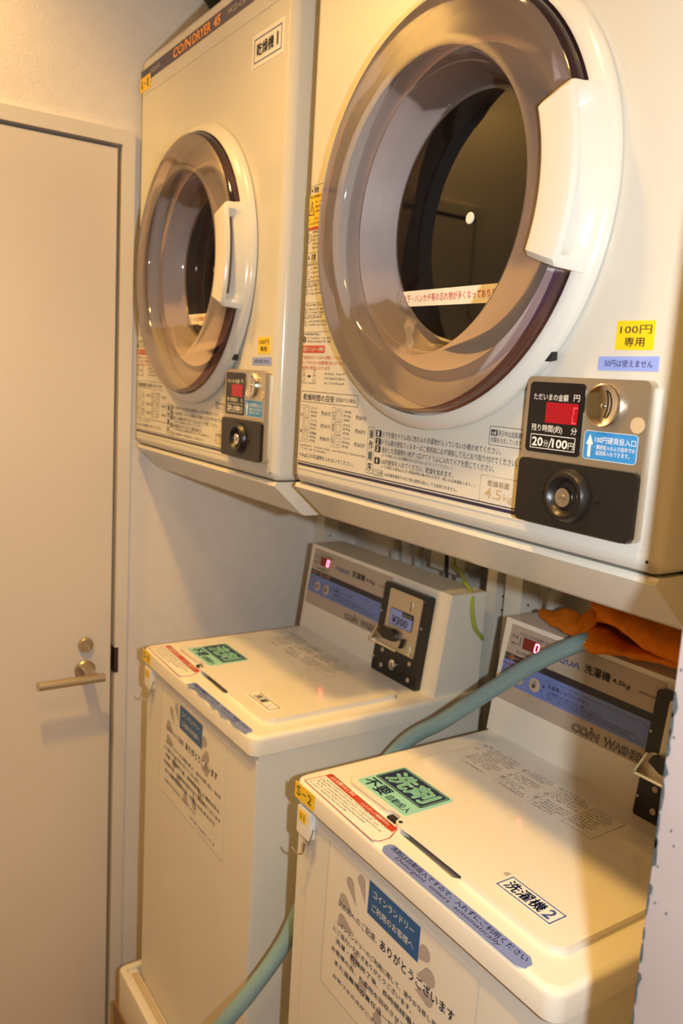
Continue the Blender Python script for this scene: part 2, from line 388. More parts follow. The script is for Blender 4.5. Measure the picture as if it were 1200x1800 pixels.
# downlights in the ceiling
for L_, lb in zip(LAMPS, ('round warm downlight in the ceiling in front of the two dryers', 'round warm downlight in the ceiling in front of the door', 'round warm downlight in the ceiling in front of the partition')):
    q_ = (L_.x, L_.y, CEIL); t = thing('ceiling_downlight', lb, 'ceiling light', q_, 'ceiling downlights')
    frC = Frame(q_, (1, 0, 0), (0, -1, 0), (0, 0, -1))
    b = MB(); b.turned([(.085, 0), (.085, .004), (.070, .006), (.066, .002)], frC, 0, 0, WHITES, 40, False); b.build('trim_ring', t)
    b = MB(); b.prism(circle(0, 0, .066, 40), LAMPM, frC, 0.0, 0.0015); b.build('diffuser', t)

# ------------------------------------------------------------------ coin dryers
DW0, DW1, DTOP, DBACK = 0.003, 0.594, 0.4783, 0.50
CX, CZ = 0.2914, 0.0752
F0 = Frame((0, 0, 0), (1, 0, 0), (0, 0, 1), (0, -1, 0))
DO = (0.2985, 0.25, -0.300)
dryer = thing('coin_dryer', 'cream coin dryer with the larger looking round door, next to the partition', 'dryer', DO, 'coin dryers above the washers')
def rr_loop(ins, y, r): return [V((u, y, v)) for u, v in rrect(DW0 + ins, DW1 - ins, -0.2478 + ins, DTOP - ins, r, 6)]
b = MB()
b.loft([rr_loop(0, .05, .010), rr_loop(0, .013, .010), rr_loop(.0010, .008, .010), rr_loop(.0038, .0038, .009), rr_loop(.008, .0010, .008), rr_loop(.0125, 0, .007)], CREAM)
loops = b.holed(rrect(DW0 + .0125, DW1 - .0125, -.2478 + .0125, DTOP - .0125, .007, 6), [circle(CX, CZ, .2045, 96)], CREAM, F0, 0)
b.lathe([(.2045, 0), (.2045, .05)], CX, CZ, CREAM, 96)
bmesh.ops.remove_doubles(b.bm, verts=b.bm.verts[:], dist=1e-6)
for zz in (.4115, -.2265): b.box(DW0 + .012, DW1 - .014, -.0007, .002, zz - .0007, zz + .0007, CREAM)
front = b.build('front_panel', dryer, recalc=True)
b = MB()
prof = [(.0045, -.2515), (.0075, -.2490), (.045, -.2490), (.045, DTOP - .001), (DBACK, DTOP - .001), (DBACK, -.300), (.056, -.300), (.0500, -.2965), (.0035, -.2550)]
n = len(prof); A = [V((DW0 + .0005, y, z)) for y, z in prof]; B = [V((DW1 - .0005, y, z)) for y, z in prof]
for i in range(n):
    if i == 2: continue
    j = (i + 1) % n; b.face([A[i], A[j], B[j], B[i]], CREAM)
b.face(A[::-1], CREAM); b.face(B, CREAM)
bmesh.ops.remove_doubles(b.bm, verts=b.bm.verts[:], dist=1e-6)
cab = b.build('cabinet', dryer, recalc=True)
b = MB()   # drum, its rear wall and the grey sealing face behind the door
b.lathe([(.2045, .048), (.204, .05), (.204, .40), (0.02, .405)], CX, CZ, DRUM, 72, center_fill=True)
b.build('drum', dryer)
b = MB(); b.lathe([(.204, .012), (.190, .008), (.172, .010), (.163, .004), (.158, .012), (.150, .030), (.140, .048), (.136, .075), (.148, .08)], CX, CZ, SEAL, 96); b.build('door_seal', dryer)
# door: ring, smoked bowl, handle
b = MB(); b.lathe([(.2200, .001), (.2200, -.0016), (.2264, -.0018), (.2268, -.0080), (.2255, -.0105), (.2215, -.0135), (.2175, -.0162), (.2145, -.0178), (.2115, -.0180), (.2110, -.010), (.2045, -.004), (.2045, .002)], CX, CZ, RINGM, 128)
b.prism([(.4590, -.0762), (.4676, -.0665), (.4682, -.0745)], DARKHOLE, F0, .0015, .0086)
ddoor = b.build('door', dryer)
b = MB()
b.lathe([(.2085, -.004), (.2092, -.0225), (.2078, -.0275), (.2045, -.0305)], CX, CZ, RIM, 120, .372, 2 * math.pi - .372)
b.lathe([(.2045, -.0305), (.1990, -.0335), (.1900, -.0337), (.1750, -.0341), (.1620, -.0345), (.1545, -.0351), (.1515, -.0348), (.1492, -.0325), (.1475, -.0270), (.1440, -.0110), (.1428, -.0100), (.1395, .0030), (.1365, .0160), (.1345, .0290), (.1315, .0350), (.1290, .0362)], CX, CZ, BOWL, 128)
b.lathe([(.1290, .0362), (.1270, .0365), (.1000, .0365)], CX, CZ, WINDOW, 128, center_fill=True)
b.build('door_bowl', ddoor)
b = MB(); frW = Frame((0, .0365, 0), (1, 0, 0), (0, 0, 1), (0, -1, 0)); b.turned([(.0062, -.001), (.0062, .0012), (.0054, .0018), (0, .0018)], frW, CX, CZ + .001, WHITES, 24, False); b.build('hub_rivet', ddoor)
b = MB()   # handle: a block following the rim, hollowed on its outer side for the fingers
N = 28; rings = []
for k in range(N + 1):
    t_ = -1 + 2 * k / N; a = t_ * 0.357; e = abs(t_)
    sc = 0.0 if e < .72 else min(1.0, (e - .72) / .16)       # end walls of the hollow
    sc = sc * sc * (3 - 2 * sc); tp = 0.0015 * max(0, (e - .93) / .07) ** 2 * 3
    ri, ro = .1765, .2140; yo = -.0465 + tp; deep = .2045 + (.2130 - .2045) * sc
    P_ = [(ri, -.020), (ri, yo + .004), (ri + .0015, yo + .001), (ri + .005, yo), (ro - .006, yo), (ro - .0015, yo + .0012), (ro, yo + .004), (ro + .0004, yo + .0075),
          (.1880 + .0268 * sc, yo + .0085), (.1930 + .0220 * sc, yo + .0125), (.2060 + .0095 * sc, -.0285), (.2185, -.0190 - .001 * sc), (.2222, -.0130), (.2232, -.006), (.205, -.004)]
    rings.append([V((CX + r * math.cos(a), y, CZ + r * math.sin(a))) for r, y in P_])
b.loft(rings, RINGM, closed=True, cap=True)
hd = b.build('door_handle', ddoor, recalc=True)
bv = hd.modifiers.new('soft', 'BEVEL'); bv.width = .0022; bv.segments = 3; bv.limit_method = 'ANGLE'; bv.angle_limit = math.radians(50)
b = MB(); st = [(.1697, -.0128), (.3538, -.0146), (.3535, .0050), (.1737, .0048)]
b.sheet(st, WHITES, frW, .0006, .0003); b.text('くつ下・ハンカチ等の忘れ物が多くなっております', .1765, .3495, -.0085, .0005, REDI, frW, .0013); b.build('lost_property_sticker', ddoor)
# coin unit
cu = None
b = MB(); b.prism(rrect(.4425, .5765, -.2232, -.0895, .006), SILVER, F0, 0, .0095, .0022, 3); cu = b.build('coin_unit', dryer)
H = .0095
b = MB(); b.prism(rrect(.4475, .5120, -.1582, -.0945, .0045), BLACKG, F0, H, H + .0008)
h2 = H + .0011
b.text('ただいまの金額', .4530, .4940, -.1108, -.1046, WHITEI, F0, h2, .01); b.text('円', .5000, .5068, -.1102, -.1044, WHITEI, F0, h2, .01)
b.text('残り時間(約)', .4535, .4905, -.1400, -.1325, WHITEI, F0, h2, .01); b.text('分', .5003, .5072, -.1392, -.1328, WHITEI, F0, h2, .01)
b.line([(.4540, -.1543), (.5062, -.1540), (.5061, -.1420), (.4540, -.1420)], .0006, WHITEI, F0, h2, True)
b.text('20', .4558, .4690, -.1526, -.1443, WHITEI, F0, h2, .02); b.text('分', .4698, .4755, -.1524, -.1463, WHITEI, F0, h2, .01); b.text('/', .4757, .4800, -.1532, -.1440, WHITEI, F0, h2); b.text('100', .4803, .4980, -.1526, -.1446, WHITEI, F0, h2, .02); b.text('円', .4988, .5052, -.1524, -.1463, WHITEI, F0, h2, .01)
b.rect(.4690, .5062, -.1306, -.1122, REDWIN, F0, h2); dp = b.build('display_panel', cu)
b = MB()
for q in ((.5012, .5058, -.1163, -.1154), (.5003, .5050, -.1296, -.1287), (.5006, .5014, -.1290, -.1228), (.5012, .5020, -.1218, -.1160)): b.rect(*q, LEDSOFT, F0, h2 + .0003)
b.build('digit', dp)
b = MB(); b.turned([(.0185, H - .001), (.0183, H + .0036), (.0174, H + .0040), (.0164, H + .0034), (.0120, H + .0014), (.0060, H + .0004), (0, H + .0002)], F0, .5334, -.1118, CHROME, 48, False)
cs = b.build('coin_slot', cu)
b = MB(); b.turned([(.0018, H), (.0018, H + .0014), (0, H + .0018)], F0, .5316, -.1120, CHROME, 16, False)
pts = [(.5352 + .0042 * math.cos(t_ * 1.2) - .0015, -.1105 + .0115 * math.sin(t_ * 1.2)) for t_ in [k / 8 - 1 + .001 for k in range(17)]]
for i in range(len(pts) - 1):
    b.line([pts[i], pts[i + 1]], .0016, DARKHOLE, F0, H + .0022)
b.build('slot_opening', cs)
b = MB(); b.prism(circle(.5680, -.1258, .0067, 32), BEIGEI, F0, H, H + .0007); b.build('return_button', cu)
b = MB(); b.prism(rrect(.5158, .5703, -.1578, -.1338, .003), CYANB, F0, H, H + .0004)
hb = H + .0007; b.line(rrect(.5158, .5703, -.1578, -.1338, .003), .0004, WHITEI, F0, hb, True)
b.flat([(.5206, -.1560), (.5236, -.1560), (.5238, -.1452), (.5258, -.1452), (.5219, -.1365), (.5182, -.1452), (.5204, -.1452)], WHITEI, F0, hb)
b.text('100円硬貨投入口', .5272, .5686, -.1434, -.1378, WHITEI, F0, hb); b.text('・連続投入および途中での', .5268, .5686, -.1488, -.1448, WHITEI, F0, hb); b.text('追加投入もできます。', .5292, .5640, -.1536, -.1496, WHITEI, F0, hb); b.build('coin_instruction_label', cu)
b = MB(); b.prism(rrect(.4462, .5768, -.2222, -.1640, .0055), BLACKP, F0, H, H + .0055, .0022, 3)
kb = H + .0055
b.turned([(.0245, kb - .001), (.0235, kb + .003), (.0205, kb + .0065), (.0175, kb + .0070), (.0150, kb + .0050), (.0125, kb + .001), (.0115, kb - .002), (.0, kb - .002)], F0, .5075, -.1925, BLACKP, 56, False)
for u in (.4795, .5395): b.turned([(.0030, kb), (.0026, kb + .0014), (0, kb + .0018)], F0, u, -.1915, BLACKP, 20, False)
cb = b.build('coin_box_door', cu)
b = MB(); b.turned([(.0092, kb - .003), (.0092, kb + .0015), (.0084, kb + .0028), (.0, kb + .0028)], F0, .5045, -.1942, CHROME, 32, False)
b.rect(.5005, .5085, -.1952, -.1942, DARKHOLE, F0, kb + .0031); b.turned([(.003, kb + .0028), (.0028, kb + .0036), (0, kb + .0036)], F0, .5045, -.1942, CHROME, 20, False); b.rect(.5022, .5068, -.1948, -.1944, DARKHOLE, F0, kb + .0039)
b.build('lock', cb)
# stickers by the coin unit
b = MB(); b.sheet([(.5297, -.0650), (.5671, -.0652), (.5668, -.0414), (.5296, -.0410)], YELLOW, F0, 0)
b.text('100円', .5334, .5642, -.0520, -.0450, INK, F0, .0007, 0); b.text('専用', .5386, .5584, -.0622, -.0546, INK, F0, .0007, .01); b.build('yellow_coin_sticker', dryer)
b = MB(); b.sheet([(.5138, -.0822), (.5744, -.0818), (.5740, -.0698), (.5138, -.0706)], PERI, F0, 0); b.text('50円は使えません', .5208, .5688, -.0792, -.0730, INKN, F0, .0007); b.build('blue_coin_sticker', dryer)
# printed front: stripes, drying times, operating steps
hp = .0002; b = MB()
b.rect(.0150, .4420, -.2226, -.2192, INKN, F0, hp); b.rect(.0150, .4420, -.2178, -.2166, INKN, F0, hp); b.build('navy_stripes', dryer)
b = MB(); b.line(rrect(.0148, .1530, -.1356, -.1217, .003), .0006, INK, F0, hp, True); b.text('乾燥時間の目安', .0208, .0985, -.1336, -.1249, INK, F0, hp, .01); b.text('(室温20℃の場合)', .1015, .1485, -.1326, -.1262, INKG, F0, hp)
b.line([(.0150, -.1400), (.0227, -.1400), (.0227, -.1897), (.0150, -.1897)], .0004, INKG, F0, hp, True); b.line([(.0958, -.1393), (.1030, -.1393), (.1030, -.1898), (.0958, -.1898)], .0004, INKG, F0, hp, True)
b.text('化', .0165, .0212, -.156, -.151, INK, F0, hp); b.text('繊', .0165, .0212, -.178, -.173, INK, F0, hp); b.text('もめん', .0972, .1018, -.1865, -.142, INK, F0, hp, vert=True)
for i, (a, t1, q1, c, t2, q2) in enumerate((('ワイシャツ', '約200g', '(約5枚)', '下着(半袖)', '約130g', '(約5枚)'), ('ブラウス', '約200g', '(約5枚)', 'タオル', '約70g', '(約1枚)'), ('作業着', '約500g', '(約1着)', 'パジャマ', '約500g', '(約1着)'))):
    zt = -.1405 - i * .0166
    for u, (r0, r1, r2), tm, tu in ((.0243, (a, t1, q1), ('約30分', '約30分', '約80分')[i], .0690), (.1045, (c, t2, q2), '約60分', .1500)):
        b.line(rrect(u, u + .0148, zt - .0158, zt - .0003, .002), .0004, INKG, F0, hp, True)
        g = [(u + .004, zt - .013), (u + .004, zt - .006), (u + .0025, zt - .0045), (u + .005, zt - .0025), (u + .0098, zt - .0025), (u + .0123, zt - .0045), (u + .0108, zt - .006), (u + .0108, zt - .013)]
        b.line(g, .0005, INKG, F0, hp, True)
        b.text(r0, u + .0180, u + .0345, zt - .0048, zt - .0008, INK, F0, hp); b.text(r1, u + .0180, u + .0345, zt - .0100, zt - .0060, INK, F0, hp); b.text(r2, u + .0185, u + .0325, zt - .0152, zt - .0112, INK, F0, hp)
        b.text(tm, tu, tu + .0235, zt - .0108, zt - .0048, INK, F0, hp)
rg = random.Random(3)
b.greek(.0172, .1765, -.1962, -.1932, INKG, F0, hp, rg); b.greek(.0190, .0870, -.2006, -.1976, INKG, F0, hp, rg)
b.text('4.5kg以上の洗濯物を入れないでください。', .0182, .1516, -.2112, -.2045, INK, F0, hp); b.build('drying_time_table', dryer)
b = MB(); b.line(rrect(.1785, .1925, -.2132, -.1580, .002), .0005, INK, F0, hp, True); b.text('操作順序', .1812, .1898, -.2122, -.1592, INK, F0, hp, .01, vert=True)
for i, (zc, st, u1) in enumerate(((-.1640, 'ドアを開きドラム内に他の人の洗濯物が入っていないか確かめてください。', .4065), (-.1733, 'ドラム奥の排気フィルターはご使用前に必ず掃除して元どおり取り付けてください。', .4300), (-.1822, '脱水した洗濯物を1枚ずつ広げてドラムに入れてドアを閉じてください。', .3990), (-.1963, '100円硬貨を入れてください。乾燥を始めます。', .3385))):
    b.flat([(.1950, zc - .0030), (.1960, zc - .0040), (.2055, zc - .0040), (.2065, zc), (.2055, zc + .0040), (.1960, zc + .0040), (.1950, zc + .0030)], INK, F0, hp); b.text(str(i + 1), .1985, .2015, zc - .003, zc + .003, WHITEI, F0, hp + .0002, .03)
    b.text(st, .2088, u1, zc - .0034, zc + .0034, INK, F0, hp)
b.text('(ドアを閉じるとき洗濯物がはさまらないようにしてください。)', .2092, .3355, -.1912, -.1868, INK, F0, hp); b.text('(ドアを開けば運転は止まり乾燥状態を確かめられます。閉じれば再運転します。)', .2085, .3728, -.2046, -.2004, INK, F0, hp)
b.line(rrect(.1938, .2139, -.2142, -.2072, .001), .0004, INK, F0, hp, True); b.text('ご注意', .1955, .2125, -.2130, -.2084, INK, F0, hp); b.text('100円硬貨専用ですので他の硬貨は投入しても返却されません。', .2172, .3465, -.2128, -.2086, INK, F0, hp); b.build('operating_steps', dryer)
b = MB(); b.line(rrect(.3880, .4420, -.1585, -.1400, .002), .0005, INK, F0, hp, True); b.prism(rrect(.3900, .3992, -.1492, -.1432, .0008), INK, F0, 0, .0003); b.text('cd', .3915, .3978, -.1482, -.1440, WHITEI, F0, .0006, .02)
b.text('表示中は送風運転で', .4006, .4400, -.1492, -.1434, INK, F0, hp); b.text('衣類を冷ましています。', .3906, .4345, -.1560, -.1506, INK, F0, hp); b.build('cooling_note', dryer)
b = MB(); b.line(rrect(.3808, .4330, -.2168, -.1895, .003), .0006, BEIGEI, F0, hp, True); b.text('乾燥容量', .3915, .4222, -.2000, -.1936, BEIGEI, F0, hp, .02); b.text('4.5', .3880, .4125, -.2122, -.2016, BEIGEI, F0, hp, .02); b.text('kg', .4150, .4275, -.2138, -.2050, BEIGEI, F0, hp, .01); b.build('capacity_mark', dryer)
b = MB()   # warning column left of the door
b.line([(.0110, -.0190), (.0110, .139), (.0150, .1445), (.085, .1445)], .0005, INKG, F0, hp); b.rect(.0118, .085, .0925, .1335, YELLOW, F0, hp)
b.text('警告', .022, .033, .1355, .1425, INK, F0, hp + .0002, .01); b.flat([(.0145, .137), (.0195, .137), (.017, .142)], INK, F0, hp)
b.text('乾燥機の中に', .013, .060, .1285, .1325, INK, F0, hp + .0002); b.line([(.0128, .108), (.0245, .108), (.0187, .125)], .0012, INK, F0, hp + .0002, True); b.rect(.0180, .0194, .1115, .1185, INK, F0, hp + .0003)
for i in range(3): b.greek(.0265, .060, .1215 - i * .006, .1250 - i * .006, INK, F0, hp + .0002, rg)
for i in range(2): b.greek(.0128, .060, .1005 - i * .0055, .1040 - i * .0055, INK, F0, hp + .0002, rg)
b.rect(.0125, .060, .0885, .0922, REDI, F0, hp)
def noicon(u, v, r):
    c = circle(u, v, r, 20); b.line(c, .0006, INK, F0, hp, True); b.line([(u - r * .7, v + r * .7), (u + r * .7, v - r * .7)], .0006, INK, F0, hp)
noicon(.0160, .078, .0052)
for i in range(5): b.greek(.0235, .070, .0840 - i * .005, .0870 - i * .005, INKG, F0, hp, rg)
for zl in (.0597, .0478, .0198, -.0052, -.0212, -.0430): b.line([(.0108, zl), (.085, zl)], .0004, INKG, F0, hp)
b.text('注意', .022, .034, .0502, .0578, INK, F0, hp, .01); b.flat([(.0135, .0515), (.0190, .0515), (.0163, .0570)], INKG, F0, hp); b.line([(.0125, .0255), (.0215, .0255), (.0170, .0375)], .0006, INK, F0, hp, True)
b.greek(.0122, .075, .0425, .0462, INK, F0, hp, rg)
for i in range(3): b.greek(.0235, .080, .0375 - i * .0055, .0408 - i * .0055, INK, F0, hp, rg)
b.greek(.0122, .075, .0212, .0240, INKG, F0, hp, rg)
for zl in (.0198, -.0052, -.0212, -.0430):
    b.greek(.0125, .060, zl - .0050, zl - .0012, INK, F0, hp, rg)
    for i in range(2): b.greek(.0235, .085, zl - .0100 - i * .0045, zl - .0068 - i * .0045, INKG, F0, hp, rg)
    if zl != -.0430: noicon(.0160, zl - .0105, .0034)
b.turned([(.0042, 0), (.0042, hp), (0, hp)], F0, .0160, -.0530, INK, 20, False); b.text('!', .0154, .0166, -.0555, -.0505, WHITEI, F0, hp + .0002, .02)
b.build('warning_column', dryer)
b = MB(); b.prism(rrect(.0130, .0690, -.0705, -.0610, .002), REDI, F0, 0, .0003); b.text('排気フィルターの掃除', .0150, .0672, -.0690, -.0625, WHITEI, F0, .0006, .01)
for i, (st, u1) in enumerate((('ご使用前に必ずフィルターを掃除してください', .112), ('糸くずがたまると乾燥時間が長くなります', .116), ('故障の原因になります', .085))): b.text(st, .0125, u1, -.0790 - i * .0068, -.0742 - i * .0068, REDI, F0, hp)
for u in (.019, .046): b.line([(u - .003, -.1075), (u - .0015, -.093), (u + .0015, -.093), (u + .003, -.1075)], .0007, INKG, F0, hp, True); b.line([(u - .0028, -.100), (u + .0028, -.100)], .0007, INKG, F0, hp)
b.flat([(.028, -.1005), (.034, -.1005), (.034, -.0988), (.038, -.1015), (.034, -.1042), (.034, -.1025), (.028, -.1025)], INK, F0, hp)
for i in range(3): b.greek(.072, .120, -.099 - i * .006, -.0955 - i * .006, INKG, F0, hp, rg)
for u in (.008, .032): b.greek(u, u + .02, -.1120, -.1092, INKG, F0, hp, rg)
b.build('filter_cleaning_note', dryer)
b = MB(); b.rect(.0055, .5800, .4338, .4572, BAND, F0, hp); hq = hp + .0003
b.text('ΛQUΛ', .0540, .1035, .4410, .4500, SILVERI, F0, hq); b.text('CO/N', .1650, .2430, .4375, .4535, ORANGEI, F0, hq, .03, .05); b.text('DRYER', .2500, .3240, .4375, .4530, ORANGEI, F0, hq, .03, .05); b.text('45', .3330, .3590, .4375, .4530, ORANGEI, F0, hq, .03, .05)
b.rect(.2172, .2205, .4545, .4565, ORANGEI, F0, hq); b.text('MCD-CK45', .3870, .4600, .4415, .4495, SILVERI, F0, hq); b.build('name_band', dryer)
for u, v in ((.012, -.238), (.585, -.236)): b = MB(); b.turned([(.0014, .0), (.0014, .0003), (0, .0004)], F0, u, v, DARKHOLE, 12, False); b.build('screw_hole', dryer)
# left dryer: the same machine
dryer_l = copy_tree(dryer, skip=('digit',))
dryer_l.location = V(DO) + V((-0.640, -0.0045, -0.0077 + ZO)); dryer_l['label'] = 'cream coin dryer against the door wall with a boxed white name sticker'
def lpart(bb, name): 
    o = bb.build(name, None, origin=DO); o.parent = dryer_l; o.location = (0, 0, 0); return o
b = MB(); b.sheet([(.0020, .4185), (.0565, .4180), (.0555, .4440), (.0020, .4444)], YELLOW, F0, .0004); b.text('K', .010, .020, .4235, .4385, INK, F0, .0012); b.rect(.0245, .0345, .4302, .4318, INK, F0, .0012); b.text('1', .041, .0455, .4235, .4385, INK, F0, .0012); lpart(b, 'yellow_number_sticker')
b = MB(); b.sheet([(.4740, .3400), (.5690, .3400), (.5690, .3850), (.4740, .3850)], WHITES, F0, 0)
b.line([(.4815, .3468), (.5615, .3468), (.5615, .3780), (.4815, .3780)], .0016, BLUEI, F0, .0007, True); b.text('乾燥機', .4880, .5400, .3535, .3715, INKN, F0, .0007, .02); b.text('1', .5480, .5530, .3540, .3710, INKN, F0, .0007, .01); lpart(b, 'name_sticker')

# ------------------------------------------------------------------ coin washers
WX0, WW, WF, WZ, WLIP, PW = 0.1055, 0.4652, -0.0340, -0.6349, -0.6674, 0.5878
WB, CYT, CZT, CXL, CW, CBK = 0.3191, 0.3422, -0.4551, 0.1039, 0.4571, 0.420
WBOT = -1.375; WO = (WX0 + WW / 2, 0.19, WBOT)
FT = Frame((WX0, WF, WZ), (1, 0, 0), (0, 1, 0), (0, 0, 1))                 # top of the machine
FF = Frame((WX0, WF + 0.009, WZ), (1, 0, 0), (0, 0, 1), (0, -1, 0))         # its front
FL_ = Frame((WX0, WF, WZ), (1, 0, 0), (0, 0, 1), (0, -1, 0))                # the lip of the top cover
CL = math.hypot(CZT - WZ, CYT - WB); cdir = V((0, (CYT - WB) / CL, (CZT - WZ) / CL)); cn = V((0, -cdir.z, cdir.y))
FC = Frame((CXL, WB, WZ), (1, 0, 0), cdir, cn)                               # slanted console face
washer = thing('coin_washer', 'cream coin washer in front, beneath the orange cloth, with an intact white name sticker', 'washing machine', WO, 'coin washers side by side')
b = MB(); b.box(WX0 + .001, WX0 + WW - .001, WF + .011, CBK, WBOT, WLIP + .004, WBODY, .004, 3); body = b.build('body', washer)
b = MB(); b.prism(rrect(.030, .4635, WBOT - WZ + .02, -.037, .004), WBODY, Frame((WX0, WF + .0115, WZ), (1, 0, 0), (0, 0, 1), (0, -1, 0)), 0, .0025, .0012, 2); b.build('front_panel', washer)
b = MB()   # top cover with the finger recess
R_ = .016; hole = [(.1811, .0404), (.2250, .0395), (.2760, .0378), (.2815, .0377), (.2890, .0470), (.2890, .0580), (.1811, .0580)]
def cl(ins, z, r): return [V((WX0 + u, WF + v, z)) for u, v in rrect(ins, WW - ins, ins, CBK - WF - ins, r, 6)]
b.loft([cl(.003, WLIP, R_), cl(.0, WLIP + .003, R_), cl(0, WZ - .007, R_), cl(.0012, WZ - .003, R_), cl(.004, WZ - .0008, R_), cl(.008, WZ, R_)], CREAM2)
b.holed(rrect(.008, WW - .008, .008, CBK - WF - .008, R_, 6), [hole], CREAM2, FT, 0)
dn = lambda v: -.0110 * min(1, max(0, (v - .0376) / .018))
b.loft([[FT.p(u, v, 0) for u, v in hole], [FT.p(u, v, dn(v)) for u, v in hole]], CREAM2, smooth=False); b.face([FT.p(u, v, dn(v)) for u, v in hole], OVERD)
b.face([V((WX0 + u, WF + v, WLIP)) for u, v in rrect(.003, WW - .003, .003, CBK - WF - .003, R_, 6)], CREAM2)
bmesh.ops.remove_doubles(b.bm, verts=b.bm.verts[:], dist=1e-6); cover = b.build('top_cover', washer, recalc=True)
b = MB(); LH = .008
lidp = rrect(.0515, .4290, .0415, .2990, .016, 6)
arc = lambda cu, cv, r, a0, a1, n=6: [(cu + r * math.cos(math.radians(a0 + (a1 - a0) * k / n)), cv + r * math.sin(math.radians(a0 + (a1 - a0) * k / n))) for k in range(n + 1)]
lidp = arc(.0655, .0645, .014, 180, 270) + [(.1400, .0505), (.1460, .0560), (.1640, .0560), (.1690, .0440), (.1760, .0410), (.1900, .0412), (.2000, .0425), (.2940, .0415)] + arc(.4130, .0575, .016, -90, 0) + arc(.4130, .2830, .016, 0, 90) + arc(.0675, .2830, .016, 90, 180)
b.prism(lidp, LIDM, FT, .0056, LH, .0011, 3)
k0 = next(i for i, p_ in enumerate(lidp) if p_[0] > .18); k1 = next(i for i, p_ in enumerate(lidp) if p_[0] > .29)
sk = [(u, v) for u, v in lidp[:k0]] + [(.1815, .0415), (.1815, .0600), (.2900, .0600), (.2900, .0418)] + lidp[k1 + 1:]
b.prism(sk, LIDM, FT, 0, .0060); lid = b.build('lid', washer)
b = MB(); b.box(WX0 + .1470, WX0 + .1635, WF + .047, WF + .0565, WZ, WZ + .003, DARKHOLE, .0006, 1); b.turned([(.0028, .001), (.0028, LH + .0004), (0, LH + .0005)], FT, .1735, .0475, DARKHOLE, 16, False); b.build('lid_lock', washer)
lh = LH
b = MB(); g = rrect(.0610, .1655, .0595, .1405, .005, 4); b.sheet(g, GREENS, FT, lh); q = lh + .0007
b.prism(rrect(.0635, .1600, .0885, .1385, .004, 4), NAVYS, FT, lh, lh + .0006); b.line(rrect(.0655, .1580, .0905, .1365, .003, 4), .0009, GREENS, FT, q, True)
b.text('洗剤', .0720, .1530, .0945, .1325, GREENS, FT, q, .045); b.text('不要', .0655, .1120, .0635, .0850, NAVYS, FT, q, .03); b.text('自動投入', .1165, .1605, .0650, .0775, NAVYS, FT, q, .01); green_st = b.build('detergent_sticker', lid)
b = MB(); pr = [(.0205, .0030), (.1800, .0005), (.1868, .0180), (.1760, .0415), (.0215, .0475)]
pr = [(.0190, .0045), (.1790, .0010), (.1855, .0080), (.1855, .0230), (.1740, .0425), (.0205, .0470)]
b.sheet(pr, WHITES, FT, .0); q = .0007; b.line(pr, .0012, REDI, FT, q, True); b.flat([(.0205, .0370), (.1770, .0325), (.1740, .0425), (.0205, .0470)], REDI, FT, q)
b.text('ふたを開けるときは', .0270, .0840, .0385, .0448, WHITEI, FT, q + .0003, .01); b.text('(ふたロック機能付き)', .1040, .1620, .0355, .0418, WHITEI, FT, q + .0003)
for i in range(5): b.greek(.0245, .0245 + (.147, .135, .150, .120, .090)[i], .0305 - i * .0055, .0338 - i * .0055, INKG, FT, q, rg)
b.build('lid_lock_sticker', cover)
def wave_edge(us, v, amp): return [(u, v + rg.uniform(-amp, amp)) for u in us]
b = MB(); q = .0006
bp_ = [(.1960, .0060), (.2020, -.0003), (.4150, -.0003), (.4232, .0040), (.4232, .0140), (.4150, .0200), (.2000, .0190), (.1960, .0150)]
b.sheet(bp_, BLUESTK, FT, 0, .0004); b.text('洗剤は自動投入ですので、入れずにご利用ください', .2040, .4180, .0095, .0178, INKN, FT, q, .004, -.25); b.text('Detergent  enters  automatically', .2210, .3880, .0012, .0085, INKN, FT, q, 0, .2); blue_st = b.build('auto_detergent_sticker', cover)
b = MB(); b.sheet([(.3170, .0575), (.4030, .0570), (.4030, .0935), (.3170, .0955)], FILM, FT, lh, .0003); b.sheet([(.3200, .0620), (.3990, .0618), (.3990, .0900), (.3200, .0905)], WHITES, FT, lh + .0003, .0002); q = lh + .0008
b.line([(.3222, .0640), (.3968, .0638), (.3968, .0880), (.3222, .0884)], .0014, BLUEI, FT, q, True); b.text('洗濯機', .3265, .3790, .0672, .0850, BLUEI, FT, q, .025); b.text('2', .3820, .3915, .0672, .0845, BLUEI, FT, q, .02); b.flat([(.3100, .0850), (.3168, .0830), (.3168, .0920), (.3120, .0900)], OVERD, FT, lh + .0004)
name_st = b.build('name_sticker', lid)
b = MB(); q = lh + .0003; rows = 12
for i in range(rows):
    v1 = .2960 - i * .0060
    for u0, u1 in ((.074, .140), (.150, .202), (.213, .262)):
        if rg.random() < .9: b.greek(u0 + rg.choice((0, .004)), u1, v1 - .0036, v1, INKG, FT, q, rg, rg.uniform(.6, 1))
for u, v in ((.062, .295), (.062, .277), (.145, .290), (.145, .262), (.207, .296), (.207, .268)):
    b.line([(u - .003, v - .005), (u + .003, v - .005), (u, v)], .0007, INKG, FT, q, True)
for u, v in ((.070, .2945), (.145, .245), (.207, .245)): b.line(circle(u, v, .0028, 14), .0007, INKG, FT, q, True); b.line([(u - .002, v + .002), (u + .002, v - .002)], .0006, INKG, FT, q)
for u in (.1465, .2095): b.line([(u, .2990 - .004), (u, .2250)], .0004, INKG, FT, q)
b.line([(.264, .2945), (.3090, .2945), (.3105, .2290), (.264, .2290)], .0005, INKG, FT, q, True)
for i in range(9): b.greek(.2665, .3060, .2880 - i * .0062, .2915 - i * .0062, INKG, FT, q, rg, rg.uniform(.6, 1))
b.build('lid_instructions', lid)
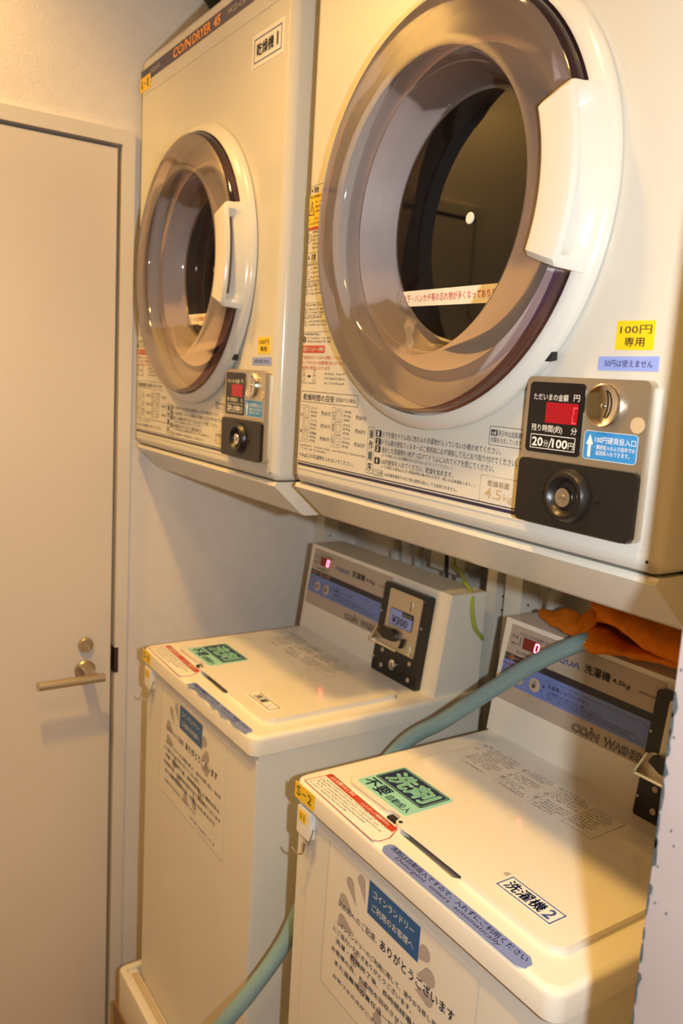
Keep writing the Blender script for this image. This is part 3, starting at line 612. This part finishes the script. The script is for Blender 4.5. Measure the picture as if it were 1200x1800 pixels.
# console
prof = [(WB, WZ - .001), (CYT, CZT), (CBK, CZT), (CBK, WZ - .001)]
b = MB(); frS = Frame((CXL, 0, 0), (0, 1, 0), (0, 0, 1), (1, 0, 0)); b.prism(prof, CREAM2, frS, 0, CW, .0045, 3); cons = b.build('console', washer)
b = MB(); ov = [(.0060, .0535), (.2870, .0580), (.2910, .1720), (.2890, .1740), (.0165, .1745), (.0145, .1725)]
ov = [(.0058, .0545), (.2850, .0570), (.2905, .1740), (.0145, .1742)]
b.sheet(ov, OVER, FC, 0, .0006); q = .0009
def lx(s): return .0058 + (.0145 - .0058) * (s - .0545) / .12
def rx(s): return .2850 + (.2905 - .2850) * (s - .057) / .117
b.flat([(lx(.1184), .1184), (rx(.1184), .1184), (rx(.129), .129), (lx(.129), .129)], INK, FC, q); b.flat([(lx(.0812), .0812), (rx(.0812), .0812), (rx(.1184), .1184), (lx(.1184), .1184)], BLUEB, FC, q)
q2 = .0012
b.text('ただいまの金額 円', .0330, .0900, .1618, .1668, INK, FC, q2); b.text('残り時間(約) 分', .0330, .0760, .1318, .1375, INK, FC, q2); b.rect(.0362, .0374, .1440, .1590, INK, FC, q2); b.text('洗濯', .0175, .0315, .1545, .1590, INK, FC, q2); b.text('運転中', .0185, .0325, .1440, .1482, INK, FC, q2)
b.rect(.0425, .0775, .1425, .1605, REDDARK, FC, q2)
b.text('ΛQUΛ', .1010, .1535, .1445, .1542, BLUEI, FC, q2, .02); b.text('洗濯機', .1610, .2065, .1450, .1580, INK, FC, q2, .02); b.text('4.5kg', .2095, .2395, .1455, .1540, INK, FC, q2, .01); b.text('MCW-C45', .2530, .2785, .1480, .1513, INKG, FC, q2)
for u in (.0254, .0528, .0810): b.line(circle(u, .1237, .0040, 16), .0010, OVER, FC, q2, True); b.turned([(.0028, q2 - .0003), (.0028, q2), (0, q2)], FC, u, .1237, REDI, 14, False)
b.text('洗い', .0130, .0205, .1215, .1262, OVER, FC, q2); b.text('すすぎ', .0335, .0465, .1215, .1262, OVER, FC, q2); b.text('▶', .0305, .0335, .1222, .1252, OVER, FC, q2); b.text('脱水', .0640, .0760, .1215, .1262, OVER, FC, q2); b.text('▶', .0585, .0615, .1222, .1252, OVER, FC, q2)
for v in (.1120, .1000): b.turned([(.0022, q2 - .0003), (.0022, q2), (0, q2)], FC, .0237, v, REDI, 14, False); b.greek(.0095, .0200, v - .0018, v + .0018, INK, FC, q2, rg); b.greek(.0270, .0370, v - .0018, v + .0018, INK, FC, q2, rg)
b.text('◀', .0945, .0985, .0985, .1035, INK, FC, q2); b.text('洗濯槽シャワーボタン', .1035, .1815, .1010, .1085, INKN, FC, q2); 
b.text('・洗濯槽を洗い流すときに押してください', .1045, .2050, .0945, .0985, INKN, FC, q2); b.greek(.1045, .2620, .0905, .0935, INKN, FC, q2, rg); b.greek(.1050, .2550, .0865, .0893, INKN, FC, q2, rg)
b.line(rrect(.0930, .2790, .0850, .1120, .0100, 6), .0004, INKG, FC, q2, True)
b.text('CO/N', .1580, .2060, .0590, .0715, INK, FC, q2, .045, .1); b.text('WASHER', .2135, .2805, .0595, .0725, INK, FC, q2, .045, .1); b.text('CO/N', .1587, .2053, .0597, .0708, OVER, FC, q2 + .0003, -.012, .1); b.text('WASHER', .2142, .2798, .0602, .0718, OVER, FC, q2 + .0003, -.012, .1)
b.turned([(.0016, q2 - .0002), (.0016, q2), (0, q2)], FC, .1930, .0745, INK, 12, False); pan_ = b.build('control_panel', cons)
b = MB()
def seg(u0, v0, u1, v1): b.line([(u0 + (v0 - .145) * .12, v0), (u1 + (v1 - .145) * .12, v1)], .0020, LED, FC, q2 + .0004)
ua, ub, va, vb, vm, g_ = .0670, .0740, .1452, .1576, .1514, .0012
for q_ in ((ua + g_, va, ub - g_, va), (ua + g_, vb, ub - g_, vb), (ua, va + g_, ua, vm - g_ * .6), (ua, vm + g_ * .6, ua, vb - g_), (ub, va + g_, ub, vm - g_ * .6), (ub, vm + g_ * .6, ub, vb - g_)): seg(*q_)
b.build('digit', pan_)
for u in (.0463, .0797):
    b = MB(); b.turned([(.0105, .0008), (.0105, .0018), (.0095, .0024), (0, .0024)], FC, u, .0975, BUTTON, 32, False)
    if u < .06: b.line([(.0420, .1000), (.0500, .1000), (.0495, .0950), (.0430, .0945), (.0420, .1000)], .0010, INK, FC, .0027); b.line([(.0440, .0975), (.0530, .1010)], .0010, INK, FC, .0027)
    else: b.rect(.0765, .0815, .0930, .0990, INK, FC, .0027); b.line([(.0775, .1000), (.0790, .1030), (.0820, .1035), (.0838, .0950)], .0010, INK, FC, .0027)
    b.build('button', pan_)
# coin mechanism on the console
b = MB(); hm = .012
fr_poly = rrect(.2860, .4180, -.0030, .1670, .006, 4); b.prism(fr_poly, BLACKP, FC, 0, hm, .0025, 3)
for u, v in ((.2885, .1100), (.4070, .1085), (.2885, .0230)): b.turned([(.0020, hm), (.0016, hm + .0008), (0, hm + .001)], FC, u, v, SILVERI, 12, False)
mech = b.build('coin_mechanism', cons)
b = MB(); b.prism(rrect(.3080, .4030, .0520, .1590, .004, 4), SILVER, FC, hm, hm + .003, .001, 2); b.rect(.3725, .3738, .1300, .1480, DARKHOLE, FC, hm + .0034); b.rect(.3755, .3820, .1395, .1485, WHITES, FC, hm + .0034); b.build('faceplate', mech)
b = MB(); b.prism(rrect(.3180, .3860, .0945, .1255, .003, 4), NAVYS, FC, hm + .003, hm + .0036); b.prism(rrect(.3195, .3845, .0958, .1242, .0025, 4), PERI, FC, hm + .0036, hm + .0040); b.text('¥300', .3270, .3730, .0985, .1130, INKN, FC, hm + .0044, .02); b.prism(rrect(.3540, .3850, .1165, .1245, .002, 4), BLACKG, FC, hm + .0040, hm + .0044); b.text('1回の料金', .3560, .3830, .1185, .1225, SILVERI, FC, hm + .0048); b.build('price_label', mech)
b = MB()   # chrome coin return chute
b.prism([(.2815, .0525), (.2845, .0525), (.2985, .0860), (.2955, .0860)], CHROME, FC, hm - .002, hm + .012, .0006, 1)
b.prism([(.2815, .0525), (.3620, .0525), (.3620, .0560), (.2815, .0560)], CHROME, FC, hm - .002, hm + .012, .0006, 1); b.prism([(.2845, .0560), (.3080, .0560), (.3080, .0860), (.2985, .0860)], SILVER, FC, hm - .002, hm + .0005)
b.prism([(.3850, .0545), (.3990, .0545), (.3935, .0600), (.3915, .0720), (.3895, .0600)], CHROME, FC, hm + .003, hm + .006, .0005, 1); b.build('coin_return', mech)
b = MB(); b.prism([(.3010, .0760), (.3060, .0860), (.3400, .0885), (.3540, .0830), (.3560, .0760), (.3480, .0680), (.3200, .0670)], BLACKP, FC, hm + .003, hm + .013, .003, 3); b.prism([(.3640, .0600), (.3680, .0610), (.3725, .0790), (.3690, .0790)], BLACKP, FC, hm + .003, hm + .009, .001, 2); b.build('push_knob', mech)
for u, v in ((.3110, .0416), (.3140, .0134), (.3920, .0399), (.3950, .0114)): b = MB(); b.turned([(.0042, hm), (.0042, hm + .0010), (.0030, hm + .0018), (0, hm + .0020)], FC, u, v, BUTTON, 20, False); b.build('rivet', mech)
b = MB(); b.turned([(.0095, hm), (.0095, hm + .0025), (.0080, hm + .0035), (0, hm + .0035)], FC, .3472, .0242, CHROME, 28, False); b.turned([(.0040, hm + .0035), (.0038, hm + .0045), (0, hm + .0045)], FC, .3472, .0242, SILVER, 20, False); b.rect(.3465, .3479, .0215, .0270, DARKHOLE, FC, hm + .0048); b.build('lock', mech)
# number tag, notice on the front
FLl = FL_
b = MB(); b.sheet([(.0040, -.0270), (.0535, -.0270), (.0545, -.0045), (.0046, -.0045)], YELLOW, FLl, 0, .0005); b.text('S', .0090, .0190, -.0215, -.0085, INK, FLl, .0008); b.rect(.0225, .0325, -.0158, -.0144, INK, FLl, .0008); b.text('2', .0370, .0470, -.0220, -.0092, INK, FLl, .0008); num = b.build('yellow_number_sticker', cover)
b = MB(); sh = [(.0790, -.2560), (.3630, -.2560), (.3630, -.0545), (.0820, -.0545)]; FN = Frame((WX0, WF + .0090, WZ), (1, 0, 0), (0, 0, 1), (0, -1, 0))
b.sheet(sh, FILM, FN, 0, .0004); b.line(sh, .0007, FILMEDGE, FN, .0006, True)
def drop(u, v, r, ang, L):
    pts = []
    for k in range(15):
        a = math.radians(-130 + 260 * k / 14) + ang + math.pi; pts.append((u + r * math.cos(a), v + r * math.sin(a)))
    pts.append((u + L * math.cos(ang), v + L * math.sin(ang))); b.flat(pts, OVERD, FN, .0006)
for a in ((.1560, -.0690, .0085, -1.2, .026), (.1330, -.0850, .0085, -1.0, .028), (.1215, -.1160, .0100, -.4, .026), (.1210, -.1440, .0095, -.1, .028), (.2790, -.0830, .0095, 3.9, .022), (.2890, -.1060, .0105, 3.6, .024), (.2890, -.1310, .0095, 3.3, .022), (.150, -.180, .008, 1.2, .02), (.170, -.205, .009, 1.0, .02), (.205, -.222, .009, 1.4, .022), (.245, -.215, .009, 1.9, .022), (.270, -.190, .009, 2.3, .022)): drop(*a)
nb = .0009
b.sheet([(.1712, -.1005), (.2685, -.1010), (.2690, -.0580), (.1720, -.0572)], NOTICEB, FN, .0006, .0003); b.text('コインランドリー', .1810, .2590, -.0745, -.0650, WHITEI, FN, nb + .0003, .01); b.text('ご利用のお客様へ', .1800, .2600, -.0925, -.0825, WHITEI, FN, nb + .0003, .01)
b.text('次の方へのご配慮、', .1085, .1940, -.1285, -.1185, INKN, FN, nb); b.text('ありがとうございます', .2000, .3330, -.1295, -.1155, INKN, FN, nb, .01)
for st, u0, u1, v0, v1, m_ in (('コインランドリーのご利用に際して、速やかな移し変え・次の方', .1090, .3480, -.1555, -.1478, INK), ('にご協力いただきありがとうございます。', .1025, .2650, -.1680, -.1603, INK), ('洗濯・乾燥終了後、長時間経過した場合は次の', .1090, .3450, -.1815, -.1738, INK), ('お客様の為、お品物を回収させて頂く事がございます', .1012, .3500, -.1965, -.1890, INK), ('また盗難等の責任は一切負いかねますので', .1096, .3300, -.2118, -.2042, INK), ('お気づきの点がございましたら', .1080, .2500, -.2312, -.2248, BLUESTK)):
    b.text(st, u0, u1, v0, v1, m_, FN, nb, .008)
b.greek(.230, .330, -.2480, -.2420, BLUESTK, FN, nb, rg); b.build('customer_notice', washer)
for x in (.04, WW - .04):
    for y in (.03, CBK - .04): b = MB(); b.turned([(.018, 0), (.018, -.0145), (.013, -.0148), (0, -.0148)], Frame((WX0, 0, WBOT), (1, 0, 0), (0, 1, 0), (0, 0, 1)), x, y, DARKW, 20, False); b.build('foot', washer)
washer_l = copy_tree(washer, skip=('name_sticker', 'yellow_number_sticker', 'detergent_sticker', 'auto_detergent_sticker'))
washer_l.location = V(WO) + V((-PW, 0, ZO)); washer_l['label'] = 'cream coin washer beside the left wall with a torn white name sticker'
kids = {}
for ch in washer_l.children: kids[ch.name.split('.')[0]] = ch
def wl(bb, name, par):
    o = bb.build(name, None, origin=WO); o.parent = par; o.location = (0, 0, 0); return o
for o_, nm, par in ((green_st, 'detergent_sticker', 'lid'),):
    c = o_.copy(); COL.objects.link(c); c.parent = kids[par]; c.location = (.0105, .001, 0)
b = MB(); top = [(.2210, .0130), (.2300, .0165)]; us = [.2210 + k * .0148 for k in range(15)]
low = [(u, -.0020 + rg.uniform(-.0012, .0028)) for u in us]; b.sheet(low + [(.4400, .0000), (.4410, .0110), (.4340, .0150), (.2250, .0150), (.2200, .0110)], BLUESTK, FT, 0, .0004); q = .0006
b.text('洗剤は自動投入ですので、入れずにご利用ください', .2260, .4350, .0065, .0135, INKN, FT, q, .01, -.25); b.text('Detergent  enters  automatically', .2420, .4000, .0005, .0058, INKN, FT, q, 0, .2); wl(b, 'auto_detergent_sticker', kids['top_cover'])
b = MB(); b.sheet([(.3230, .0585), (.4020, .0600), (.4020, .0860), (.3700, .0880), (.3380, .0905), (.3180, .0850)], WHITES, FT, lh, .0004); q = lh + .0007
b.line([(.3270, .0840), (.3970, .0830), (.3960, .0640), (.3270, .0635)], .0012, INKN, FT, q); b.text('洗濯', .3320, .3660, .0675, .0810, INKN, FT, q, .02)
b.flat([(.3600, .0630), (.3700, .0700), (.3830, .0720), (.3860, .0660), (.3760, .0615)], BUTTON, FT, q + .0002); b.prism([(.3700, .0640), (.3860, .0660), (.3840, .0740)], WHITES, FT, q, q + .003); wl(b, 'torn_name_sticker', kids['lid'])
b = MB(); b.sheet([(.0010, -.0260), (.0430, -.0270), (.0430, -.0035), (.0015, -.0035)], YELLOW, FLl, 0, .0005); b.text('S', .0060, .0150, -.0210, -.0085, INK, FLl, .0008); b.rect(.0180, .0260, -.0156, -.0143, INK, FLl, .0008); b.text('1', .0310, .0345, -.0215, -.0090, INK, FLl, .0008); wl(b, 'yellow_number_sticker', kids['top_cover'])

# magnetic hooks on the fronts of the two washers
def hook(x0, label):
    o3 = (x0 + .026, WF + .006, WZ - .075); t = thing('magnetic_hook', label, 'hook', o3, 'magnetic hooks on the washers')
    fr = Frame((x0, WF + .0090, WZ), (1, 0, 0), (0, 0, 1), (0, -1, 0))
    b = MB(); b.prism(rrect(.0110, .0440, -.0750, -.0355, .003, 4), WHITES, fr, 0, .0080, .0018, 3); b.build('magnet_plate', t)
    b = MB(); b.sheet([(.0150, -.0560), (.0340, -.0560), (.0340, -.0400), (.0150, -.0400)], YELLOW, fr, .0080, .0004); b.text('S', .019, .023, -.051, -.045, INK, fr, .0088); b.text('2', .027, .031, -.051, -.045, INK, fr, .0088); b.build('yellow_tag', t)
    y = WF + .0090 - .0065
    b = MB(); b.tube([(x0 + .0445, y + .004, WZ - .058), (x0 + .0445, y, WZ - .073), (x0 + .0425, y - .001, WZ - .079), (x0 + .0345, y - .0015, WZ - .081), (x0 + .0335, y - .002, WZ - .090), (x0 + .0320, y - .004, WZ - .0965), (x0 + .0260, y - .006, WZ - .0995), (x0 + .0180, y - .008, WZ - .1000), (x0 + .0125, y - .009, WZ - .0970)], .0014, CHROME, 10, 6); b.build('wire_hook', t)
    return t
hook(WX0, 'white magnetic hook with chrome wire on the front washer beneath its yellow tag')
hook(WX0 - PW, 'white magnetic hook on the far washer near the left wall')

# ------------------------------------------------------------------ raised pan under the washers
PZ = -1.343
t = thing('washer_pan', 'cream raised drain pan with a grooved rim beneath the washers', 'drain pan', (0.05, 0.19, PLAT))
b = MB(); x0, x1, y0, y1 = -.518, .635, -.0605, .440
b.box(x0 + .018, x1 - .018, y0 + .018, y1 - .018, PLAT + .0005, WBOT - .0150, PANM, .004, 2); b.build('base', t)
b = MB(); pl = lambda k, z: [V((x, y, z)) for x, y in rrect(x0 + k, x1 - k, y0 + k, y1 - k, max(.014 - k * .6, .003), 5)]
b.loft([pl(0, PLAT + .0005), pl(0, PZ - .004), pl(.0012, PZ - .0012), pl(.004, PZ), pl(.012, PZ), pl(.0148, PZ - .0012), pl(.016, PZ - .004), pl(.016, PLAT + .02)], PANM); b.build('rim', t, recalc=True)
b = MB(); b.box(x0 + .0165, x1 - .0165, y0 + .0165, y0 + .0345, WBOT - .014, PZ - .006, PANM); b.build('inner_step', t)
b = MB(); b.box(x0 + .030, x1 - .03, y0 + .0200, y0 + .0320, PZ - .0065, PZ - .0035, BUTTON, .001, 1); b.build('groove_strip', t)

# ------------------------------------------------------------------ dryer stands behind the washers
def stand(dx, label, x_r, wr_):
    t = thing('dryer_stand', label, 'stand', (dx + .30, .46, PLAT), 'white steel dryer stands')
    zt = -.3085
    for x, wd in ((dx - .012, .040), (x_r, wr_)):
        b = MB(); b.prism([(x, .450), (x + wd, .450), (x + wd, .492), (x + wd - .003, .492), (x + wd - .003, .453), (x, .453)], POSTM, Frame((0, 0, 0), (1, 0, 0), (0, 1, 0), (0, 0, 1)), PLAT + .0005, zt)
        for z in (-.470, -.495): 
            q = Frame((x + wd, 0, 0), (0, 1, 0), (0, 0, 1), (1, 0, 0)); b.turned([(.0022, 0), (.0022, .0005), (0, .0005)], q, .468, z, DARKHOLE, 12, False)
        b.build('post', t)
    b = MB(); b.box(dx - .012, x_r + wr_, .452, .486, zt, zt + .0007, POSTM); b.build('cross_bar', t)
stand(-.640, 'white angle steel stand holding the left dryer, by the left wall', -.058, .0245)
stand(0.0, 'white angle steel stand holding the right dryer, its post behind the blue hose', .580, .0245)

# ------------------------------------------------------------------ plumbing and wiring behind
b = MB(); b.tube([(-.452, .535, -.36), (-.448, .535, -.43), (-.436, .532, -.475), (-.432, .53, -.56), (-.432, .53, -.80)], .0125, PIPEM, 16); tag(b.build('water_pipe', origin=(-.432, .53, -.80)), 'pale vertical pipe on the back wall above the far washer', 'pipe')
b = MB(); b.tube([(-.372, .545, -.30), (-.372, .545, -.45), (-.372, .545, -.80)], .010, PIPEM, 16); tag(b.build('water_pipe', origin=(-.372, .545, -.80)), 'slim grey pipe right of the pale pipe on the back wall', 'pipe')
t = thing('outlet_box', 'white plastic box on the back wall over the far washer console', 'electrical box', (-.215, .52, -.44))
b = MB(); b.box(-.262, -.160, .495, BY - .0005, -.452, -.33, POSTM, .004, 2); b.build('case', t)
b = MB(); b.box(-.262, -.160, .487, .496, -.468, -.435, POSTM, .003, 2); b.build('cover', t)
b = MB(); b.tube([(-.142, .545, -.33), (-.142, .545, -.56), (-.142, .545, -.80)], .009, CHROME, 12); tag(b.build('metal_conduit', origin=(-.142, .545, -.80)), 'bright metal conduit beside the white box on the back wall', 'conduit')
b = MB(); b.tube([(-.170, .470, -.415), (-.1609, .460, -.4420), (-.1000, .425, -.4360), (-.0660, .402, -.4440), (-.0345, .392, -.4560), (-.0195, .3840, -.4840), (-.0190, .3940, -.5170), (-.0250, .4180, -.540), (-.0600, .4380, -.570), (-.080, .442, -.80)], .0036, WIREM, 10); tag(b.build('ground_wire', origin=(-.080, .442, -.80)), 'thin green and yellow wire behind the far washer console', 'wire')
b = MB(); b.tube([(-.205, .478, -.40), (-.195, .472, -.458), (-.18, .475, -.55)], .004, DARKW, 10); tag(b.build('power_cord', origin=(-.20, .475, -.55)), 'short dark cord dropping under the white box', 'cord')
b = MB(); b.tube([(.085, .535, -.30), (.066, .530, -.38), (.046, .525, -.44), (.040, .522, -.50), (.040, .522, -.90)], .0165, PIPEM, 18); tag(b.build('drain_hose', origin=(.040, .522, -.90)), 'pale thick hose hanging between the front washer console and the right dryer', 'hose')
b = MB(); b.tube([(-.560, .330, .4900), (-.585, .250, .500), (-.600, .180, .550), (-.612, .120, .612), (-.618, .090, .680), (-.618, .080, .80)], .014, DARKW, 14); tag(b.build('vent_hose', origin=(-.56, .33, .4783 - .0077)), 'dark hose on top of the left dryer', 'hose')

# blue braided hose
pts = [(.300, .3480, -.4370), (.2860, .3290, -.4380), (.2700, .3110, -.4445), (.2125, .2970, -.4880), (.1500, .2780, -.5480), (.0900, .2420, -.6130), (.0480, .1980, -.6620), (.0360, .1300, -.7450), (.0380, .0500, -.8600), (.0395, .0050, -.9430), (.0380, -.0450, -1.0010), (.0250, -.0900, -1.0600), (-.010, -.135, -1.1700), (-.07, -.165, -1.3200), (-.12, -.19, -1.50), (-.16, -.21, -1.65), (-.22, -.25, -1.685), (-.32, -.32, -1.687)]
b = MB(); b.tube(pts, .0123, HOSEM, 20, 8, uv=True); tag(b.build('water_hose', origin=(-.20, -.20, FLOOR)), 'blue green braided hose running from under the orange cloth down between the washers', 'hose')

# ------------------------------------------------------------------ orange cloth on the front washer
def bez(P, t):
    n = len(P) - 1; i = min(int(t * n), n - 1); f = t * n - i
    p0, p1, p2, p3 = P[max(i - 1, 0)], P[i], P[i + 1], P[min(i + 2, n)]
    return 0.5 * ((2 * p1) + (p2 - p0) * f + (2 * p0 - 5 * p1 + 4 * p2 - p3) * f * f + (3 * p1 - p0 - 3 * p2 + p3) * f ** 3)
def patch(b, grid, nu, nv, m, jit=.0):
    G = [[V(p) for p in r] for r in grid]; rows = []
    for i in range(nu + 1):
        line = [bez([r[j] for r in G], i / nu) for j in range(len(G[0]))]
        rows.append([bez(line, k / nv) + V((0, 0, math.sin(i * .9 + k * .5) * jit)) for k in range(nv + 1)])
    b.loft(rows, m, closed=False)
b = MB()
# upper fold, lower layer over the console front, gathered knot and the pale tip on the left
patch(b, [[(0.1891, 0.4200, -0.3956), (0.2295, 0.3750, -0.3949), (0.2605, 0.3450, -0.3950), (0.2824, 0.3300, -0.3985), (0.2798, 0.3350, -0.4104), (0.2515, 0.3700, -0.4238)],
          [(0.2234, 0.4200, -0.3910), (0.2760, 0.3600, -0.3869), (0.3124, 0.3200, -0.3856), (0.3274, 0.3050, -0.3921), (0.3276, 0.3100, -0.4005), (0.2898, 0.3600, -0.4160)],
          [(0.2664, 0.4200, -0.3879), (0.3144, 0.3600, -0.3858), (0.3527, 0.3100, -0.3855), (0.3674, 0.2950, -0.3947), (0.3692, 0.3000, -0.4075), (0.3261, 0.3600, -0.4261)],
          [(0.2988, 0.4200, -0.3870), (0.3450, 0.3600, -0.3864), (0.3890, 0.3000, -0.3857), (0.4033, 0.2850, -0.3960), (0.4040, 0.2920, -0.4114), (0.3642, 0.3500, -0.4295)],
          [(0.3298, 0.4200, -0.3862), (0.3740, 0.3600, -0.3852), (0.4163, 0.3000, -0.3858), (0.4300, 0.2850, -0.3957), (0.4310, 0.2920, -0.4124), (0.3963, 0.3450, -0.4289)],
          [(0.3595, 0.4200, -0.3854), (0.4018, 0.3600, -0.3841), (0.4423, 0.3000, -0.3844), (0.4538, 0.2880, -0.3965), (0.4542, 0.2960, -0.4133), (0.4235, 0.3450, -0.4284)]], 40, 30, TOWEL, .0004)
patch(b, [[(0.2661, 0.3450, -0.4195), (0.2707, 0.3250, -0.4288), (0.2754, 0.3150, -0.4372), (0.2864, 0.3060, -0.4417), (0.2916, 0.3100, -0.4488)],
          [(0.2665, 0.3500, -0.4200), (0.2935, 0.3180, -0.4230), (0.3089, 0.3030, -0.4290), (0.3149, 0.3010, -0.4375), (0.3101, 0.3120, -0.4459)],
          [(0.2761, 0.3600, -0.4203), (0.3092, 0.3300, -0.4216), (0.3284, 0.3120, -0.4259), (0.3387, 0.3080, -0.4327), (0.3365, 0.3200, -0.4412)],
          [(0.2793, 0.3850, -0.4280), (0.3095, 0.3580, -0.4305), (0.3409, 0.3280, -0.4294), (0.3536, 0.3200, -0.4331), (0.3571, 0.3270, -0.4399)],
          [(0.3233, 0.3850, -0.4371), (0.3475, 0.3520, -0.4341), (0.3691, 0.3300, -0.4295), (0.3795, 0.3240, -0.4305), (0.3835, 0.3300, -0.4360)],
          [(0.3644, 0.3700, -0.4366), (0.3836, 0.3450, -0.4321), (0.3975, 0.3300, -0.4288), (0.4053, 0.3270, -0.4301), (0.4090, 0.3330, -0.4339)],
          [(0.4022, 0.3700, -0.4348), (0.4200, 0.3450, -0.4287), (0.4314, 0.3300, -0.4260), (0.4365, 0.3280, -0.4273), (0.4359, 0.3350, -0.4318)]], 42, 26, TOWEL, .0004)
patch(b, [[(0.2099, 0.3850, -0.4284), (0.2243, 0.3650, -0.4338), (0.2348, 0.3520, -0.4408), (0.2490, 0.3380, -0.4444)],
          [(0.2209, 0.3850, -0.4205), (0.2421, 0.3550, -0.4238), (0.2543, 0.3380, -0.4315), (0.2590, 0.3300, -0.4413)],
          [(0.2357, 0.3800, -0.4111), (0.2626, 0.3450, -0.4103), (0.2714, 0.3280, -0.4197), (0.2684, 0.3250, -0.4369)],
          [(0.2540, 0.3700, -0.4088), (0.2795, 0.3400, -0.4059), (0.2817, 0.3320, -0.4136), (0.2793, 0.3260, -0.4245)]], 18, 20, TOWEL, .0004)
patch(b, [[(0.1207, 0.3920, -0.4477), (0.1317, 0.3840, -0.4491), (0.1414, 0.3780, -0.4498)],
          [(0.1197, 0.4050, -0.4462), (0.1556, 0.3780, -0.4469), (0.1802, 0.3600, -0.4489)],
          [(0.1392, 0.4100, -0.4457), (0.1829, 0.3700, -0.4423), (0.2125, 0.3460, -0.4466)],
          [(0.1584, 0.4120, -0.4354), (0.2038, 0.3680, -0.4361), (0.2340, 0.3380, -0.4460)],
          [(0.1807, 0.4050, -0.4317), (0.2233, 0.3620, -0.4338), (0.2500, 0.3340, -0.4426)],
          [(0.2070, 0.3900, -0.4298), (0.2333, 0.3560, -0.4341), (0.2546, 0.3340, -0.4426)]], 26, 14, TOWEL, .0004)
cl_ = b.build('cloth', origin=(.34, .38, CZT)); cl_.name = 'folded_cloth'
tag(cl_, 'crumpled orange cloth lying on top of the front washer under the right dryer', 'cloth')
so = cl_.modifiers.new('thick', 'SOLIDIFY'); so.thickness = .0035; so.offset = 0
tx = bpy.data.textures.new('folds', 'CLOUDS'); tx.noise_scale = .035
dm = cl_.modifiers.new('folds', 'DISPLACE'); dm.texture = tx; dm.strength = .006; dm.mid_level = .5; dm.texture_coords = 'LOCAL'

for o in list(bpy.data.objects):
    if '_o' in o.keys(): del o['_o']
